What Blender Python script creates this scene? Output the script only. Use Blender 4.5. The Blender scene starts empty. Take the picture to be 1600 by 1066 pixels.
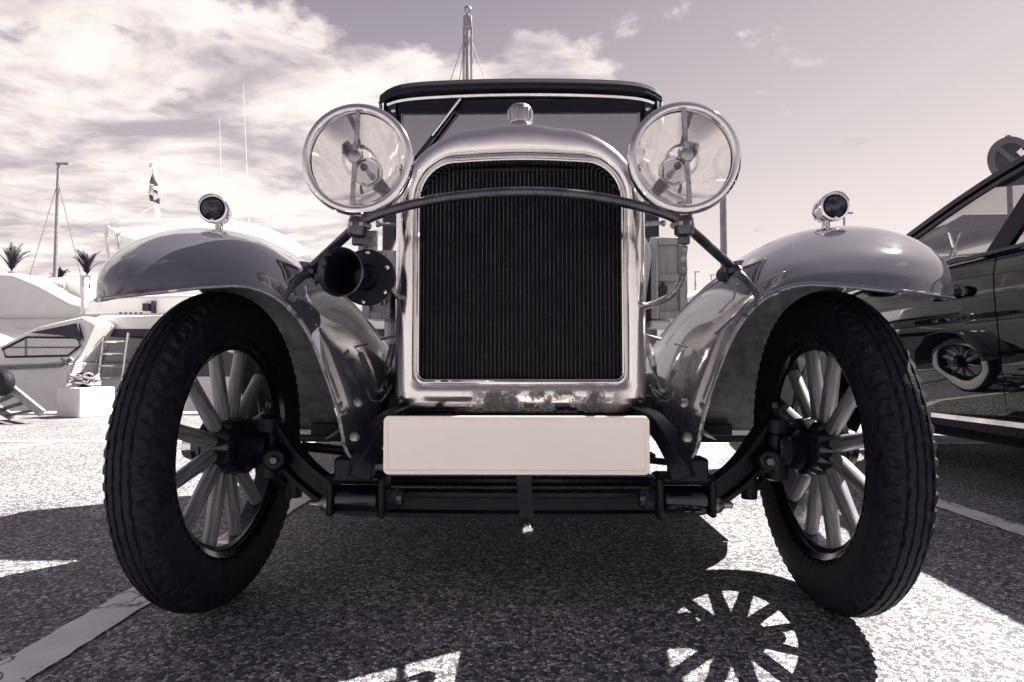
import bpy, bmesh, math, random
from mathutils import Vector, Matrix, Euler
R = math.radians
PI = math.pi
random.seed(7)
scene = bpy.context.scene
col = scene.collection

# ------------------------------------------------------------------ camera
CAM = Vector((0.0, -1.40, 0.55))
FPX = 930.0
PITCH, YAW = 0.040, -0.014
Fw = Vector((math.sin(YAW)*math.cos(PITCH), math.cos(YAW)*math.cos(PITCH), math.sin(PITCH)))
Rt = Vector((math.cos(YAW), -math.sin(YAW), 0))
Up = Rt.cross(Fw)
cam_d = bpy.data.cameras.new('camera')
cam_d.sensor_width = 36.0
cam_d.lens = FPX/1600*36
cam_d.clip_start = 0.02
cam_d.clip_end = 8000
cam = bpy.data.objects.new('camera', cam_d)
col.objects.link(cam)
cam.matrix_world = Matrix(((Rt.x, Up.x, -Fw.x, CAM.x), (Rt.y, Up.y, -Fw.y, CAM.y), (Rt.z, Up.z, -Fw.z, CAM.z), (0, 0, 0, 1)))
scene.camera = cam

def at(px, py, Y):
    """world point seen at photograph pixel (px,py) on the vertical plane y = Y"""
    r = Fw + Rt*((px-800)/FPX) + Up*((533-py)/FPX)
    return CAM + r*((Y-CAM.y)/r.y)

# ------------------------------------------------------------------ toning (the photograph is a duotone print)
_K = [(.002, (.95, .78, 3.0)), (.02, (.98, .90, 1.9)), (.1, (1.02, .94, 1.40)), (.2, (1.05, .955, 1.19)), (.45, (1.08, .965, 1.06)), (.76, (1.095, .978, .945)), (1., (1.07, .985, .93))]
def tone(v, amt=1.0):
    k0 = _K[0]
    if v <= k0[0]: rr = k0[1]
    else:
        rr = _K[-1][1]
        for a, b in zip(_K, _K[1:]):
            if a[0] <= v <= b[0]:
                t = (v-a[0])/(b[0]-a[0])
                rr = tuple(p+(q-p)*t for p, q in zip(a[1], b[1]))
                break
    return tuple(min(1.0, v*(x**amt)) for x in rr) + (1.0,)
def alb(v):
    """surface colour of the toned print: blue-violet in the darks, neutral cream in the lights"""
    k = [(.0, (.88, .78, 2.3)), (.015, (.90, .82, 1.9)), (.05, (.96, .93, 1.26)), (.12, (.98, .96, 1.10)), (.35, (1.0, .97, 1.05)), (.6, (1.0, .98, 1.0)), (1., (1.0, .985, .97))]
    for p, q in zip(k, k[1:]):
        if p[0] <= v <= q[0]:
            t = (v-p[0])/(q[0]-p[0]); return tuple(min(1, v*(x+(y-x)*t)) for x, y in zip(p[1], q[1]))+(1.,)
    return (v, v, v, 1.)

# ------------------------------------------------------------------ world, sun, exposure
SUN = Vector((0.76, 0.45, 1.0)).normalized()
EL = math.asin(SUN.z)
world = bpy.data.worlds.new('World')
scene.world = world
world.use_nodes = True
wn = world.node_tree
wn.nodes.clear()
def N(nt, t, **kw):
    n = nt.nodes.new(t)
    for k, v in kw.items():
        if k == 'inp':
            for i, x in v.items(): n.inputs[i].default_value = x
        else: setattr(n, k, v)
    return n
def L(nt, a, b): nt.links.new(a, b)
def MATH(nt, op, a, b=None, clamp=False):
    n = nt.nodes.new('ShaderNodeMath'); n.operation = op; n.use_clamp = clamp
    for i, x in enumerate((a, b)):
        if x is None: continue
        if isinstance(x, (int, float)): n.inputs[i].default_value = x
        else: nt.links.new(x, n.inputs[i])
    return n.outputs[0]
def MAPR(nt, v, a, b, c=0., d=1., smooth=True):
    n = nt.nodes.new('ShaderNodeMapRange'); n.interpolation_type = 'SMOOTHSTEP' if smooth else 'LINEAR'
    nt.links.new(v, n.inputs[0])
    for i, x in zip((1, 2, 3, 4), (a, b, c, d)): n.inputs[i].default_value = x
    return n.outputs[0]
def RAMP(nt, v, stops, interp='LINEAR'):
    n = nt.nodes.new('ShaderNodeValToRGB'); n.color_ramp.interpolation = interp
    e = n.color_ramp.elements
    while len(e) < len(stops): e.new(.5)
    for i, (p, c) in enumerate(stops): e[i].position = p; e[i].color = c
    nt.links.new(v, n.inputs[0])
    return n.outputs[0]
sky = N(wn, 'ShaderNodeTexSky', sky_type='NISHITA', sun_disc=False, sun_elevation=EL, sun_rotation=math.atan2(SUN.x, SUN.y), altitude=0, air_density=1.0, dust_density=.5, ozone_density=1.0)
bw = N(wn, 'ShaderNodeRGBToBW'); L(wn, sky.outputs[0], bw.inputs[0])
SKYK = 0.150
tc = N(wn, 'ShaderNodeTexCoord')
sx = N(wn, 'ShaderNodeSeparateXYZ'); L(wn, tc.outputs['Generated'], sx.inputs[0])
# low sky over the harbour is hazy and bright, the zenith deeper
lum = MATH(wn, 'MULTIPLY', MATH(wn, 'MULTIPLY', bw.outputs[0], SKYK), MAPR(wn, sx.outputs[2], .0, .62, 1.55, .66, False))
lum = MATH(wn, 'SUBTRACT', 1.0, MATH(wn, 'POWER', 2.71828, MATH(wn, 'MULTIPLY', lum, -1.35)))
den = MATH(wn, 'ADD', MATH(wn, 'MAXIMUM', sx.outputs[2], 0.0), .12)
pxn = MATH(wn, 'DIVIDE', sx.outputs[0], den); pyn = MATH(wn, 'DIVIDE', sx.outputs[1], den)
pc = N(wn, 'ShaderNodeCombineXYZ'); L(wn, pxn, pc.inputs[0]); L(wn, pyn, pc.inputs[1])
def cloud_noise(scale, detail, rough, off, sxy=(1, 1), dist=0.0):
    mp = N(wn, 'ShaderNodeMapping'); mp.inputs['Location'].default_value = off; mp.inputs['Scale'].default_value = (sxy[0], sxy[1], 1)
    mp.inputs['Rotation'].default_value = (0, 0, R(24))
    L(wn, pc.outputs[0], mp.inputs[0])
    n = N(wn, 'ShaderNodeTexNoise', noise_dimensions='2D'); n.inputs['Scale'].default_value = scale; n.inputs['Detail'].default_value = detail
    n.inputs['Roughness'].default_value = rough; n.inputs['Distortion'].default_value = dist
    L(wn, mp.outputs[0], n.inputs['Vector'])
    return n.outputs[0]
big = cloud_noise(.9, 3, .5, (3.1, 1.7, 0), (.8, 1.2))
fine = cloud_noise(4.2, 12, .58, (.4, 2.2, 0), (1.0, 1.05), .15)
# a sheet of cloud lies to the left (west) of the quay, clear air to the right
edge = MATH(wn, 'SUBTRACT', MATH(wn, 'SUBTRACT', pyn, MATH(wn, 'MULTIPLY', pxn, .75)), 1.42)
edge = MATH(wn, 'ADD', edge, MATH(wn, 'MULTIPLY', MATH(wn, 'SUBTRACT', big, .5), .9))
sheet = MATH(wn, 'MULTIPLY', MAPR(wn, edge, -.12, .35), MAPR(wn, pyn, 5.2, 2.2, .30, 1.))
right = MAPR(wn, pxn, .35, .15)
sheet = MATH(wn, 'MULTIPLY', sheet, right)
cover = MATH(wn, 'ADD', MATH(wn, 'MULTIPLY', sheet, .50), MATH(wn, 'MULTIPLY', MATH(wn, 'SUBTRACT', big, .52), .55))
cl = MATH(wn, 'ADD', fine, cover)
cmask = MATH(wn, 'MULTIPLY', MAPR(wn, cl, .68, .88), MAPR(wn, sx.outputs[2], .0, .10))
shade = cloud_noise(2.4, 8, .6, (.62, 2.34, 0), (.8, 1.25), .2)
cval = MAPR(wn, shade, .38, .70, .96, .44)
mixv = N(wn, 'ShaderNodeMix', data_type='FLOAT'); L(wn, MATH(wn, 'MULTIPLY', cmask, .93), mixv.inputs[0]); L(wn, lum, mixv.inputs[2]); L(wn, cval, mixv.inputs[3])
scol = RAMP(wn, mixv.outputs[0], [(0, tone(.003)), (.05, tone(.05)), (.2, tone(.2)), (.45, tone(.45)), (.76, tone(.76)), (1, tone(1.0))])
sc10 = N(wn, 'ShaderNodeVectorMath', operation='SCALE'); L(wn, scol, sc10.inputs[0]); sc10.inputs['Scale'].default_value = 1.86
bg = N(wn, 'ShaderNodeBackground'); L(wn, sc10.outputs[0], bg.inputs[0]); bg.inputs[1].default_value = 0.10
wo = N(wn, 'ShaderNodeOutputWorld'); L(wn, bg.outputs[0], wo.inputs[0])

sl = bpy.data.lights.new('sun', 'SUN'); sl.energy = 3.0; sl.angle = R(.5); sl.color = (1.0, .95, .84)
so = bpy.data.objects.new('sun', sl); col.objects.link(so)
so.rotation_euler = (-SUN).to_track_quat('-Z', 'Y').to_euler()
vs = scene.view_settings
vs.view_transform = 'Standard'; vs.look = 'None'; vs.gamma = 1.0; vs.use_curve_mapping = False
vs.exposure = 2.55
scene.cycles.max_bounces = 6
scene.cycles.transparent_max_bounces = 16
scene.cycles.sample_clamp_indirect = 6.0

# ------------------------------------------------------------------ materials
M = {}
def mat(name, base, rough=.5, metal=0., var=.15, vscale=30., bump=0., bscale=200., coat=0., rvar=.1, spec=.5, base2=None, ior=None):
    """Principled with noise-driven colour and gloss variation"""
    m = bpy.data.materials.new(name); m.use_nodes = True
    nt = m.node_tree; b = nt.nodes['Principled BSDF']
    tcn = N(nt, 'ShaderNodeTexCoord')
    n = N(nt, 'ShaderNodeTexNoise'); n.inputs['Scale'].default_value = vscale; n.inputs['Detail'].default_value = 6; n.inputs['Roughness'].default_value = .6
    L(nt, tcn.outputs['Object'], n.inputs['Vector'])
    c2 = base2 if base2 is not None else base*(1-var)
    cr = RAMP(nt, n.outputs[0], [(.32, alb(c2)), (.68, alb(min(1, base*(1+var*.5))))])
    L(nt, cr, b.inputs['Base Color'])
    L(nt, MAPR(nt, n.outputs[0], .3, .7, max(0.02, rough-rvar*.5), min(1, rough+rvar*.5)), b.inputs['Roughness'])
    b.inputs['Metallic'].default_value = metal
    b.inputs['Specular IOR Level'].default_value = spec
    if ior: b.inputs['IOR'].default_value = ior
    b.inputs['Coat Weight'].default_value = coat; b.inputs['Coat Roughness'].default_value = .04
    if bump > 0:
        n2 = N(nt, 'ShaderNodeTexNoise'); n2.inputs['Scale'].default_value = bscale; n2.inputs['Detail'].default_value = 4
        L(nt, tcn.outputs['Object'], n2.inputs['Vector'])
        bp = N(nt, 'ShaderNodeBump'); bp.inputs['Strength'].default_value = bump; bp.inputs['Distance'].default_value = .003
        L(nt, n2.outputs[0], bp.inputs['Height']); L(nt, bp.outputs[0], b.inputs['Normal'])
    M[name] = m
    return m
mat('fender_paint', .085, .07, 0, .10, 9, coat=1.0, rvar=.08, bump=.03, bscale=11)
mat('fender_under', .13, .75, 0, .6, 22, bump=.5, bscale=60)
mat('hood_paint', .22, .15, 0, .08, 9, coat=.8)
mat('black_iron', .006, .42, 0, .5, 40, bump=.25, bscale=120, rvar=.25, spec=.25)
mat('black_gloss', .005, .16, 0, .3, 20, coat=.15)
mat('rubber', .019, .62, 0, .6, 75, bump=.4, bscale=200, spec=.18, rvar=.2, base2=.004)
mat('whitewall', .62, .55, 0, .2, 30)
mat('chrome', .74, .07, 1., .10, 20, rvar=.06)
mat('steel_dull', .42, .38, 1., .4, 60, rvar=.25, bump=.2, bscale=150)
mat('bar_steel', .11, .28, .9, .3, 25, rvar=.2)
mat('core_dark', .007, .6, .1, .5, 60)
mat('core_tube', .05, .5, .5, .7, 28, base2=.010)
mat('plate_white', .93, .45, 0, .03, 6)
mat('plate_edge', .86, .4, 0, .02, 6)
mat('canvas', .014, .85, 0, .5, 160, bump=.6, bscale=260)
mat('wood_box', .24, .6, 0, .4, 18)
mat('interior', .02, .8, 0, .3, 20)
mat('gelcoat', .82, .18, 0, .03, 4, coat=.4)
mat('gelcoat_grey', .72, .3, 0, .05, 4)
mat('canvas_white', .8, .8, 0, .06, 5, bump=.2, bscale=20)
mat('dark_glass', .012, .06, 0, .1, 5, ior=1.6)
mat('stainless', .7, .15, 1., .1, 10)
mat('mast_alu', .30, .4, .4, .2, 8)
mat('concrete_white', .80, .85, 0, .08, 9, bump=.3, bscale=50)
mat('rope', .42, .9, 0, .4, 70, bump=.6, bscale=120)
mat('quay_stone', .45, .85, 0, .3, 6, bump=.5, bscale=30)
mat('car_black', .002, .02, 0, .2, 10, coat=.0, rvar=.01, spec=.42)
mat('car_trim', .02, .5, 0, .2, 30)
mat('sign_grey', .10, .55, 0, .2, 10)
mat('sign_dark', .035, .55, 0, .2, 10)
mat('post_galv', .26, .45, .6, .3, 12)
mat('palm_leaf', .055, .55, 0, .5, 8)
mat('palm_trunk', .12, .9, 0, .5, 14, bump=.8, bscale=20)
mat('flag_cloth', .10, .8, 0, .2, 10)
mat('flag_pale', .60, .8, 0, .1, 10)
mat('lens_dark', .02, .08, 0, .3, 30, coat=.5)
mat('seat_leather', .03, .5, 0, .3, 30)
mat('bimini_grey', .22, .8, 0, .1, 5)
mat('gangway_grey', .30, .5, .3, .3, 20)

def glass_mat(name, tint, refl, rough=.02):
    m = bpy.data.materials.new(name); m.use_nodes = True; nt = m.node_tree; nt.nodes.clear()
    o = N(nt, 'ShaderNodeOutputMaterial'); mx = N(nt, 'ShaderNodeMixShader')
    fr = N(nt, 'ShaderNodeFresnel'); ge = N(nt, 'ShaderNodeNewGeometry'); L(nt, MAPR(nt, ge.outputs['Backfacing'], 0, 1, 1.5, 1/1.5, False), fr.inputs[0])
    f = MATH(nt, 'ADD', fr.outputs[0], refl, True)
    tr = N(nt, 'ShaderNodeBsdfTransparent'); tr.inputs[0].default_value = tone(tint, .1)
    gl = N(nt, 'ShaderNodeBsdfGlossy'); gl.inputs['Color'].default_value = (1, 1, 1, 1); gl.inputs['Roughness'].default_value = rough
    L(nt, f, mx.inputs[0]); L(nt, tr.outputs[0], mx.inputs[1]); L(nt, gl.outputs[0], mx.inputs[2]); L(nt, mx.outputs[0], o.inputs[0])
    M[name] = m
glass_mat('lamp_glass', .92, .02)
glass_mat('screen_glass', .30, .40)
glass_mat('car_glass', .76, .05)

def warm(name, r, g_, b_):
    nt = M[name].node_tree; bs = nt.nodes['Principled BSDF']; src = bs.inputs['Base Color'].links[0].from_socket
    mx = N(nt, 'ShaderNodeMix', data_type='RGBA', blend_type='MULTIPLY'); mx.inputs[0].default_value = 1; mx.inputs[7].default_value = (r, g_, b_, 1)
    L(nt, src, mx.inputs[6]); L(nt, mx.outputs[2], bs.inputs['Base Color'])
warm('plate_white', 1.05, .985, .92)
warm('rubber', 1.05, 1.04, .80)
# plated radiator shell: bright nickel, pitted, brown staining low on the apron
def shell_mat():
    m = bpy.data.materials.new('nickel_shell'); m.use_nodes = True; nt = m.node_tree; b = nt.nodes['Principled BSDF']
    tcn = N(nt, 'ShaderNodeTexCoord'); g = tcn.outputs['Object']
    n1 = N(nt, 'ShaderNodeTexNoise'); n1.inputs['Scale'].default_value = 16; n1.inputs['Detail'].default_value = 9; n1.inputs['Roughness'].default_value = .7; L(nt, g, n1.inputs[0])
    sp = N(nt, 'ShaderNodeSeparateXYZ'); L(nt, g, sp.inputs[0])
    low = MAPR(nt, sp.outputs[2], .515, .48)
    mid = MAPR(nt, MATH(nt, 'ABSOLUTE', MATH(nt, 'SUBTRACT', sp.outputs[0], .05)), .23, .12)
    rust = MATH(nt, 'MULTIPLY', MATH(nt, 'MULTIPLY', low, mid), MAPR(nt, n1.outputs[0], .40, .54))
    v = N(nt, 'ShaderNodeTexVoronoi'); v.inputs['Scale'].default_value = 70; L(nt, g, v.inputs[0])
    pit = MATH(nt, 'MULTIPLY', MAPR(nt, v.outputs['Distance'], .22, .12), MAPR(nt, n1.outputs[0], .55, .66))
    pit = MATH(nt, 'MULTIPLY', pit, MAPR(nt, sp.outputs[2], .95, .8))
    dirt = MATH(nt, 'MAXIMUM', rust, pit)
    mix = N(nt, 'ShaderNodeMix', data_type='RGBA'); L(nt, dirt, mix.inputs[0]); mix.inputs[6].default_value = (.83, .805, .79, 1); mix.inputs[7].default_value = alb(.13)
    L(nt, mix.outputs[2], b.inputs['Base Color'])
    L(nt, MAPR(nt, dirt, 0, 1, 1, .15), b.inputs['Metallic'])
    hz = MAPR(nt, n1.outputs[0], .35, .7, .10, .24)
    L(nt, MATH(nt, 'MAXIMUM', hz, MATH(nt, 'MULTIPLY', dirt, .7)), b.inputs['Roughness'])
    bp = N(nt, 'ShaderNodeBump'); bp.inputs['Strength'].default_value = .12; bp.inputs['Distance'].default_value = .004
    n3 = N(nt, 'ShaderNodeTexNoise'); n3.inputs['Scale'].default_value = 22; L(nt, g, n3.inputs[0])
    L(nt, n3.outputs[0], bp.inputs['Height']); L(nt, bp.outputs[0], b.inputs['Normal'])
    M['nickel_shell'] = m
shell_mat()

def fender_wear():
    nt = M['fender_paint'].node_tree; bs = nt.nodes['Principled BSDF']; src = bs.inputs['Base Color'].links[0].from_socket; rs = bs.inputs['Roughness'].links[0].from_socket
    tcn = N(nt, 'ShaderNodeTexCoord'); sp = N(nt, 'ShaderNodeSeparateXYZ'); L(nt, tcn.outputs['Object'], sp.inputs[0])
    n = N(nt, 'ShaderNodeTexNoise'); n.inputs['Scale'].default_value = 55; n.inputs['Detail'].default_value = 8; n.inputs['Roughness'].default_value = .7; L(nt, tcn.outputs['Object'], n.inputs[0])
    tip = MATH(nt, 'MULTIPLY', MAPR(nt, sp.outputs[2], .705, .675), MAPR(nt, sp.outputs[1], -.22, -.27))
    foot = MAPR(nt, sp.outputs[2], .50, .40)
    k = MATH(nt, 'MULTIPLY', MATH(nt, 'MAXIMUM', tip, foot), MAPR(nt, n.outputs[0], .52, .60))
    sc_ = N(nt, 'ShaderNodeTexVoronoi'); sc_.inputs['Scale'].default_value = 38; L(nt, tcn.outputs['Object'], sc_.inputs['Vector'])
    chip = MATH(nt, 'MULTIPLY', MAPR(nt, sc_.outputs['Distance'], .09, .05), MAPR(nt, n.outputs[0], .56, .60))
    k = MATH(nt, 'MAXIMUM', k, chip)
    mx = N(nt, 'ShaderNodeMix', data_type='RGBA'); L(nt, k, mx.inputs[0]); L(nt, src, mx.inputs[6]); mx.inputs[7].default_value = alb(.022)
    L(nt, mx.outputs[2], bs.inputs['Base Color'])
    L(nt, MATH(nt, 'MAXIMUM', rs, MATH(nt, 'MULTIPLY', k, .7)), bs.inputs['Roughness'])
    L(nt, MAPR(nt, k, 0, 1, 1., .1, False), bs.inputs['Coat Weight']); bs.inputs['Coat IOR'].default_value = 2.0; bs.inputs['Coat Roughness'].default_value = .025
fender_wear()
def wood_mat(name, v, axis, c=1.0):
    m = bpy.data.materials.new(name); m.use_nodes = True; nt = m.node_tree; b = nt.nodes['Principled BSDF']
    tcn = N(nt, 'ShaderNodeTexCoord'); mp = N(nt, 'ShaderNodeMapping'); s = [90, 90, 90]; s[axis] = 6; mp.inputs['Scale'].default_value = s
    L(nt, tcn.outputs['Object'], mp.inputs[0])
    n = N(nt, 'ShaderNodeTexNoise'); n.inputs['Scale'].default_value = 1.0; n.inputs['Detail'].default_value = 7; n.inputs['Roughness'].default_value = .65; n.inputs['Distortion'].default_value = .6
    L(nt, mp.outputs[0], n.inputs[0])
    L(nt, RAMP(nt, n.outputs[0], [(.36, alb(v*(1-.82*c))), (.48, alb(v*(1-.25*c))), (.56, alb(v)), (.68, alb(v*(1+.7*c)))]), b.inputs['Base Color'])
    b.inputs['Roughness'].default_value = .42; b.inputs['Coat Weight'].default_value = .25; b.inputs['Coat Roughness'].default_value = .25
    bp = N(nt, 'ShaderNodeBump'); bp.inputs['Strength'].default_value = .3; bp.inputs['Distance'].default_value = .002
    L(nt, n.outputs[0], bp.inputs['Height']); L(nt, bp.outputs[0], b.inputs['Normal'])
    M[name] = m
wood_mat('spoke_wood', .25, 2)
wood_mat('box_wood', .36, 2, .3)

def asphalt_mat():
    m = bpy.data.materials.new('asphalt'); m.use_nodes = True; nt = m.node_tree; b = nt.nodes['Principled BSDF']
    tcn = N(nt, 'ShaderNodeTexCoord'); g = tcn.outputs['Object']
    wob = N(nt, 'ShaderNodeTexNoise'); wob.inputs['Scale'].default_value = 60; L(nt, g, wob.inputs[0])
    wv = N(nt, 'ShaderNodeVectorMath', operation='SCALE'); L(nt, wob.outputs[1], wv.inputs[0]); wv.inputs['Scale'].default_value = .006
    ad = N(nt, 'ShaderNodeVectorMath', operation='ADD'); L(nt, g, ad.inputs[0]); L(nt, wv.outputs[0], ad.inputs[1])
    v = N(nt, 'ShaderNodeTexVoronoi', feature='F1'); v.inputs['Scale'].default_value = 125; v.inputs['Randomness'].default_value = 1; L(nt, ad.outputs[0], v.inputs['Vector'])
    e = N(nt, 'ShaderNodeTexVoronoi', feature='DISTANCE_TO_EDGE'); e.inputs['Scale'].default_value = 125; L(nt, ad.outputs[0], e.inputs['Vector'])
    sepc = N(nt, 'ShaderNodeSeparateColor'); L(nt, v.outputs['Color'], sepc.inputs[0])
    gap = MAPR(nt, e.outputs['Distance'], .02, .13)
    sunk = MAPR(nt, sepc.outputs[1], .05, .16)          # some stones lie below the binder
    stone = MATH(nt, 'MULTIPLY', gap, sunk)
    scol_ = RAMP(nt, sepc.outputs[0], [(0, alb(.08)), (.25, alb(.19)), (.6, alb(.35)), (.85, alb(.55)), (1, alb(.85))])
    lf = N(nt, 'ShaderNodeTexNoise'); lf.inputs['Scale'].default_value = 1.3; lf.inputs['Detail'].default_value = 8; lf.inputs['Roughness'].default_value = .62; L(nt, g, lf.inputs[0])
    oi = N(nt, 'ShaderNodeTexNoise'); oi.inputs['Scale'].default_value = 4.5; oi.inputs['Detail'].default_value = 3; L(nt, g, oi.inputs[0])
    oil = MAPR(nt, oi.outputs[0], .70, .78, 1., .55)
    mix = N(nt, 'ShaderNodeMix', data_type='RGBA'); L(nt, stone, mix.inputs[0]); mix.inputs[6].default_value = alb(.06); L(nt, scol_, mix.inputs[7])
    mul = N(nt, 'ShaderNodeMix', data_type='RGBA', blend_type='MULTIPLY'); mul.inputs[0].default_value = 1
    L(nt, mix.outputs[2], mul.inputs[6]); L(nt, RAMP(nt, MATH(nt, 'MULTIPLY', lf.outputs[0], oil), [(.25, (.55, .55, .58, 1)), (.55, (1.0, 1.0, 1.0, 1))]), mul.inputs[7])
    L(nt, mul.outputs[2], b.inputs['Base Color'])
    b.inputs['Roughness'].default_value = .72; b.inputs['Specular IOR Level'].default_value = .35
    bp = N(nt, 'ShaderNodeBump'); bp.inputs['Strength'].default_value = .55; bp.inputs['Distance'].default_value = .003
    h = MATH(nt, 'ADD', stone, MATH(nt, 'MULTIPLY', wob.outputs[0], .3))
    L(nt, h, bp.inputs['Height']); L(nt, bp.outputs[0], b.inputs['Normal'])
    M['asphalt'] = m
asphalt_mat()

def paint_line_mat():
    m = bpy.data.materials.new('road_paint'); m.use_nodes = True; nt = m.node_tree; b = nt.nodes['Principled BSDF']
    tcn = N(nt, 'ShaderNodeTexCoord'); g = tcn.outputs['Object']
    n = N(nt, 'ShaderNodeTexNoise'); n.inputs['Scale'].default_value = 9; n.inputs['Detail'].default_value = 10; n.inputs['Roughness'].default_value = .7; L(nt, g, n.inputs[0])
    w = N(nt, 'ShaderNodeTexNoise'); w.inputs['Scale'].default_value = 7; w.inputs['Detail'].default_value = 5; L(nt, g, w.inputs[0])
    sc = N(nt, 'ShaderNodeVectorMath', operation='SCALE'); L(nt, w.outputs[1], sc.inputs[0]); sc.inputs['Scale'].default_value = .25
    ad = N(nt, 'ShaderNodeVectorMath', operation='ADD'); L(nt, g, ad.inputs[0]); L(nt, sc.outputs[0], ad.inputs[1])
    e = N(nt, 'ShaderNodeTexVoronoi', feature='DISTANCE_TO_EDGE'); e.inputs['Scale'].default_value = 4.0; L(nt, ad.outputs[0], e.inputs['Vector'])
    crack = MAPR(nt, e.outputs['Distance'], .006, .018)
    fl = MAPR(nt, n.outputs[0], .33, .40)
    k = MATH(nt, 'MULTIPLY', crack, fl)
    mix = N(nt, 'ShaderNodeMix', data_type='RGBA'); L(nt, k, mix.inputs[0]); mix.inputs[6].default_value = alb(.12)
    L(nt, RAMP(nt, n.outputs[0], [(.35, alb(.72)), (.7, alb(.90))]), mix.inputs[7])
    L(nt, mix.outputs[2], b.inputs['Base Color']); b.inputs['Roughness'].default_value = .65
    st = N(nt, 'ShaderNodeTexVoronoi'); st.inputs['Scale'].default_value = 105; L(nt, g, st.inputs['Vector'])
    bp = N(nt, 'ShaderNodeBump'); bp.inputs['Strength'].default_value = .35; bp.inputs['Distance'].default_value = .003
    L(nt, MATH(nt, 'ADD', MATH(nt, 'MULTIPLY', st.outputs['Distance'], -.5), k), bp.inputs['Height']); L(nt, bp.outputs[0], b.inputs['Normal'])
    M['road_paint'] = m
paint_line_mat()

def water_mat():
    m = bpy.data.materials.new('water'); m.use_nodes = True; nt = m.node_tree; b = nt.nodes['Principled BSDF']
    b.inputs['Base Color'].default_value = alb(.06); b.inputs['Roughness'].default_value = .08; b.inputs['IOR'].default_value = 1.33
    tcn = N(nt, 'ShaderNodeTexCoord'); n = N(nt, 'ShaderNodeTexNoise'); n.inputs['Scale'].default_value = 2.2; n.inputs['Detail'].default_value = 5; L(nt, tcn.outputs['Object'], n.inputs[0])
    bp = N(nt, 'ShaderNodeBump'); bp.inputs['Strength'].default_value = .5; bp.inputs['Distance'].default_value = .06
    L(nt, n.outputs[0], bp.inputs['Height']); L(nt, bp.outputs[0], b.inputs['Normal'])
    M['water'] = m
water_mat()

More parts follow.
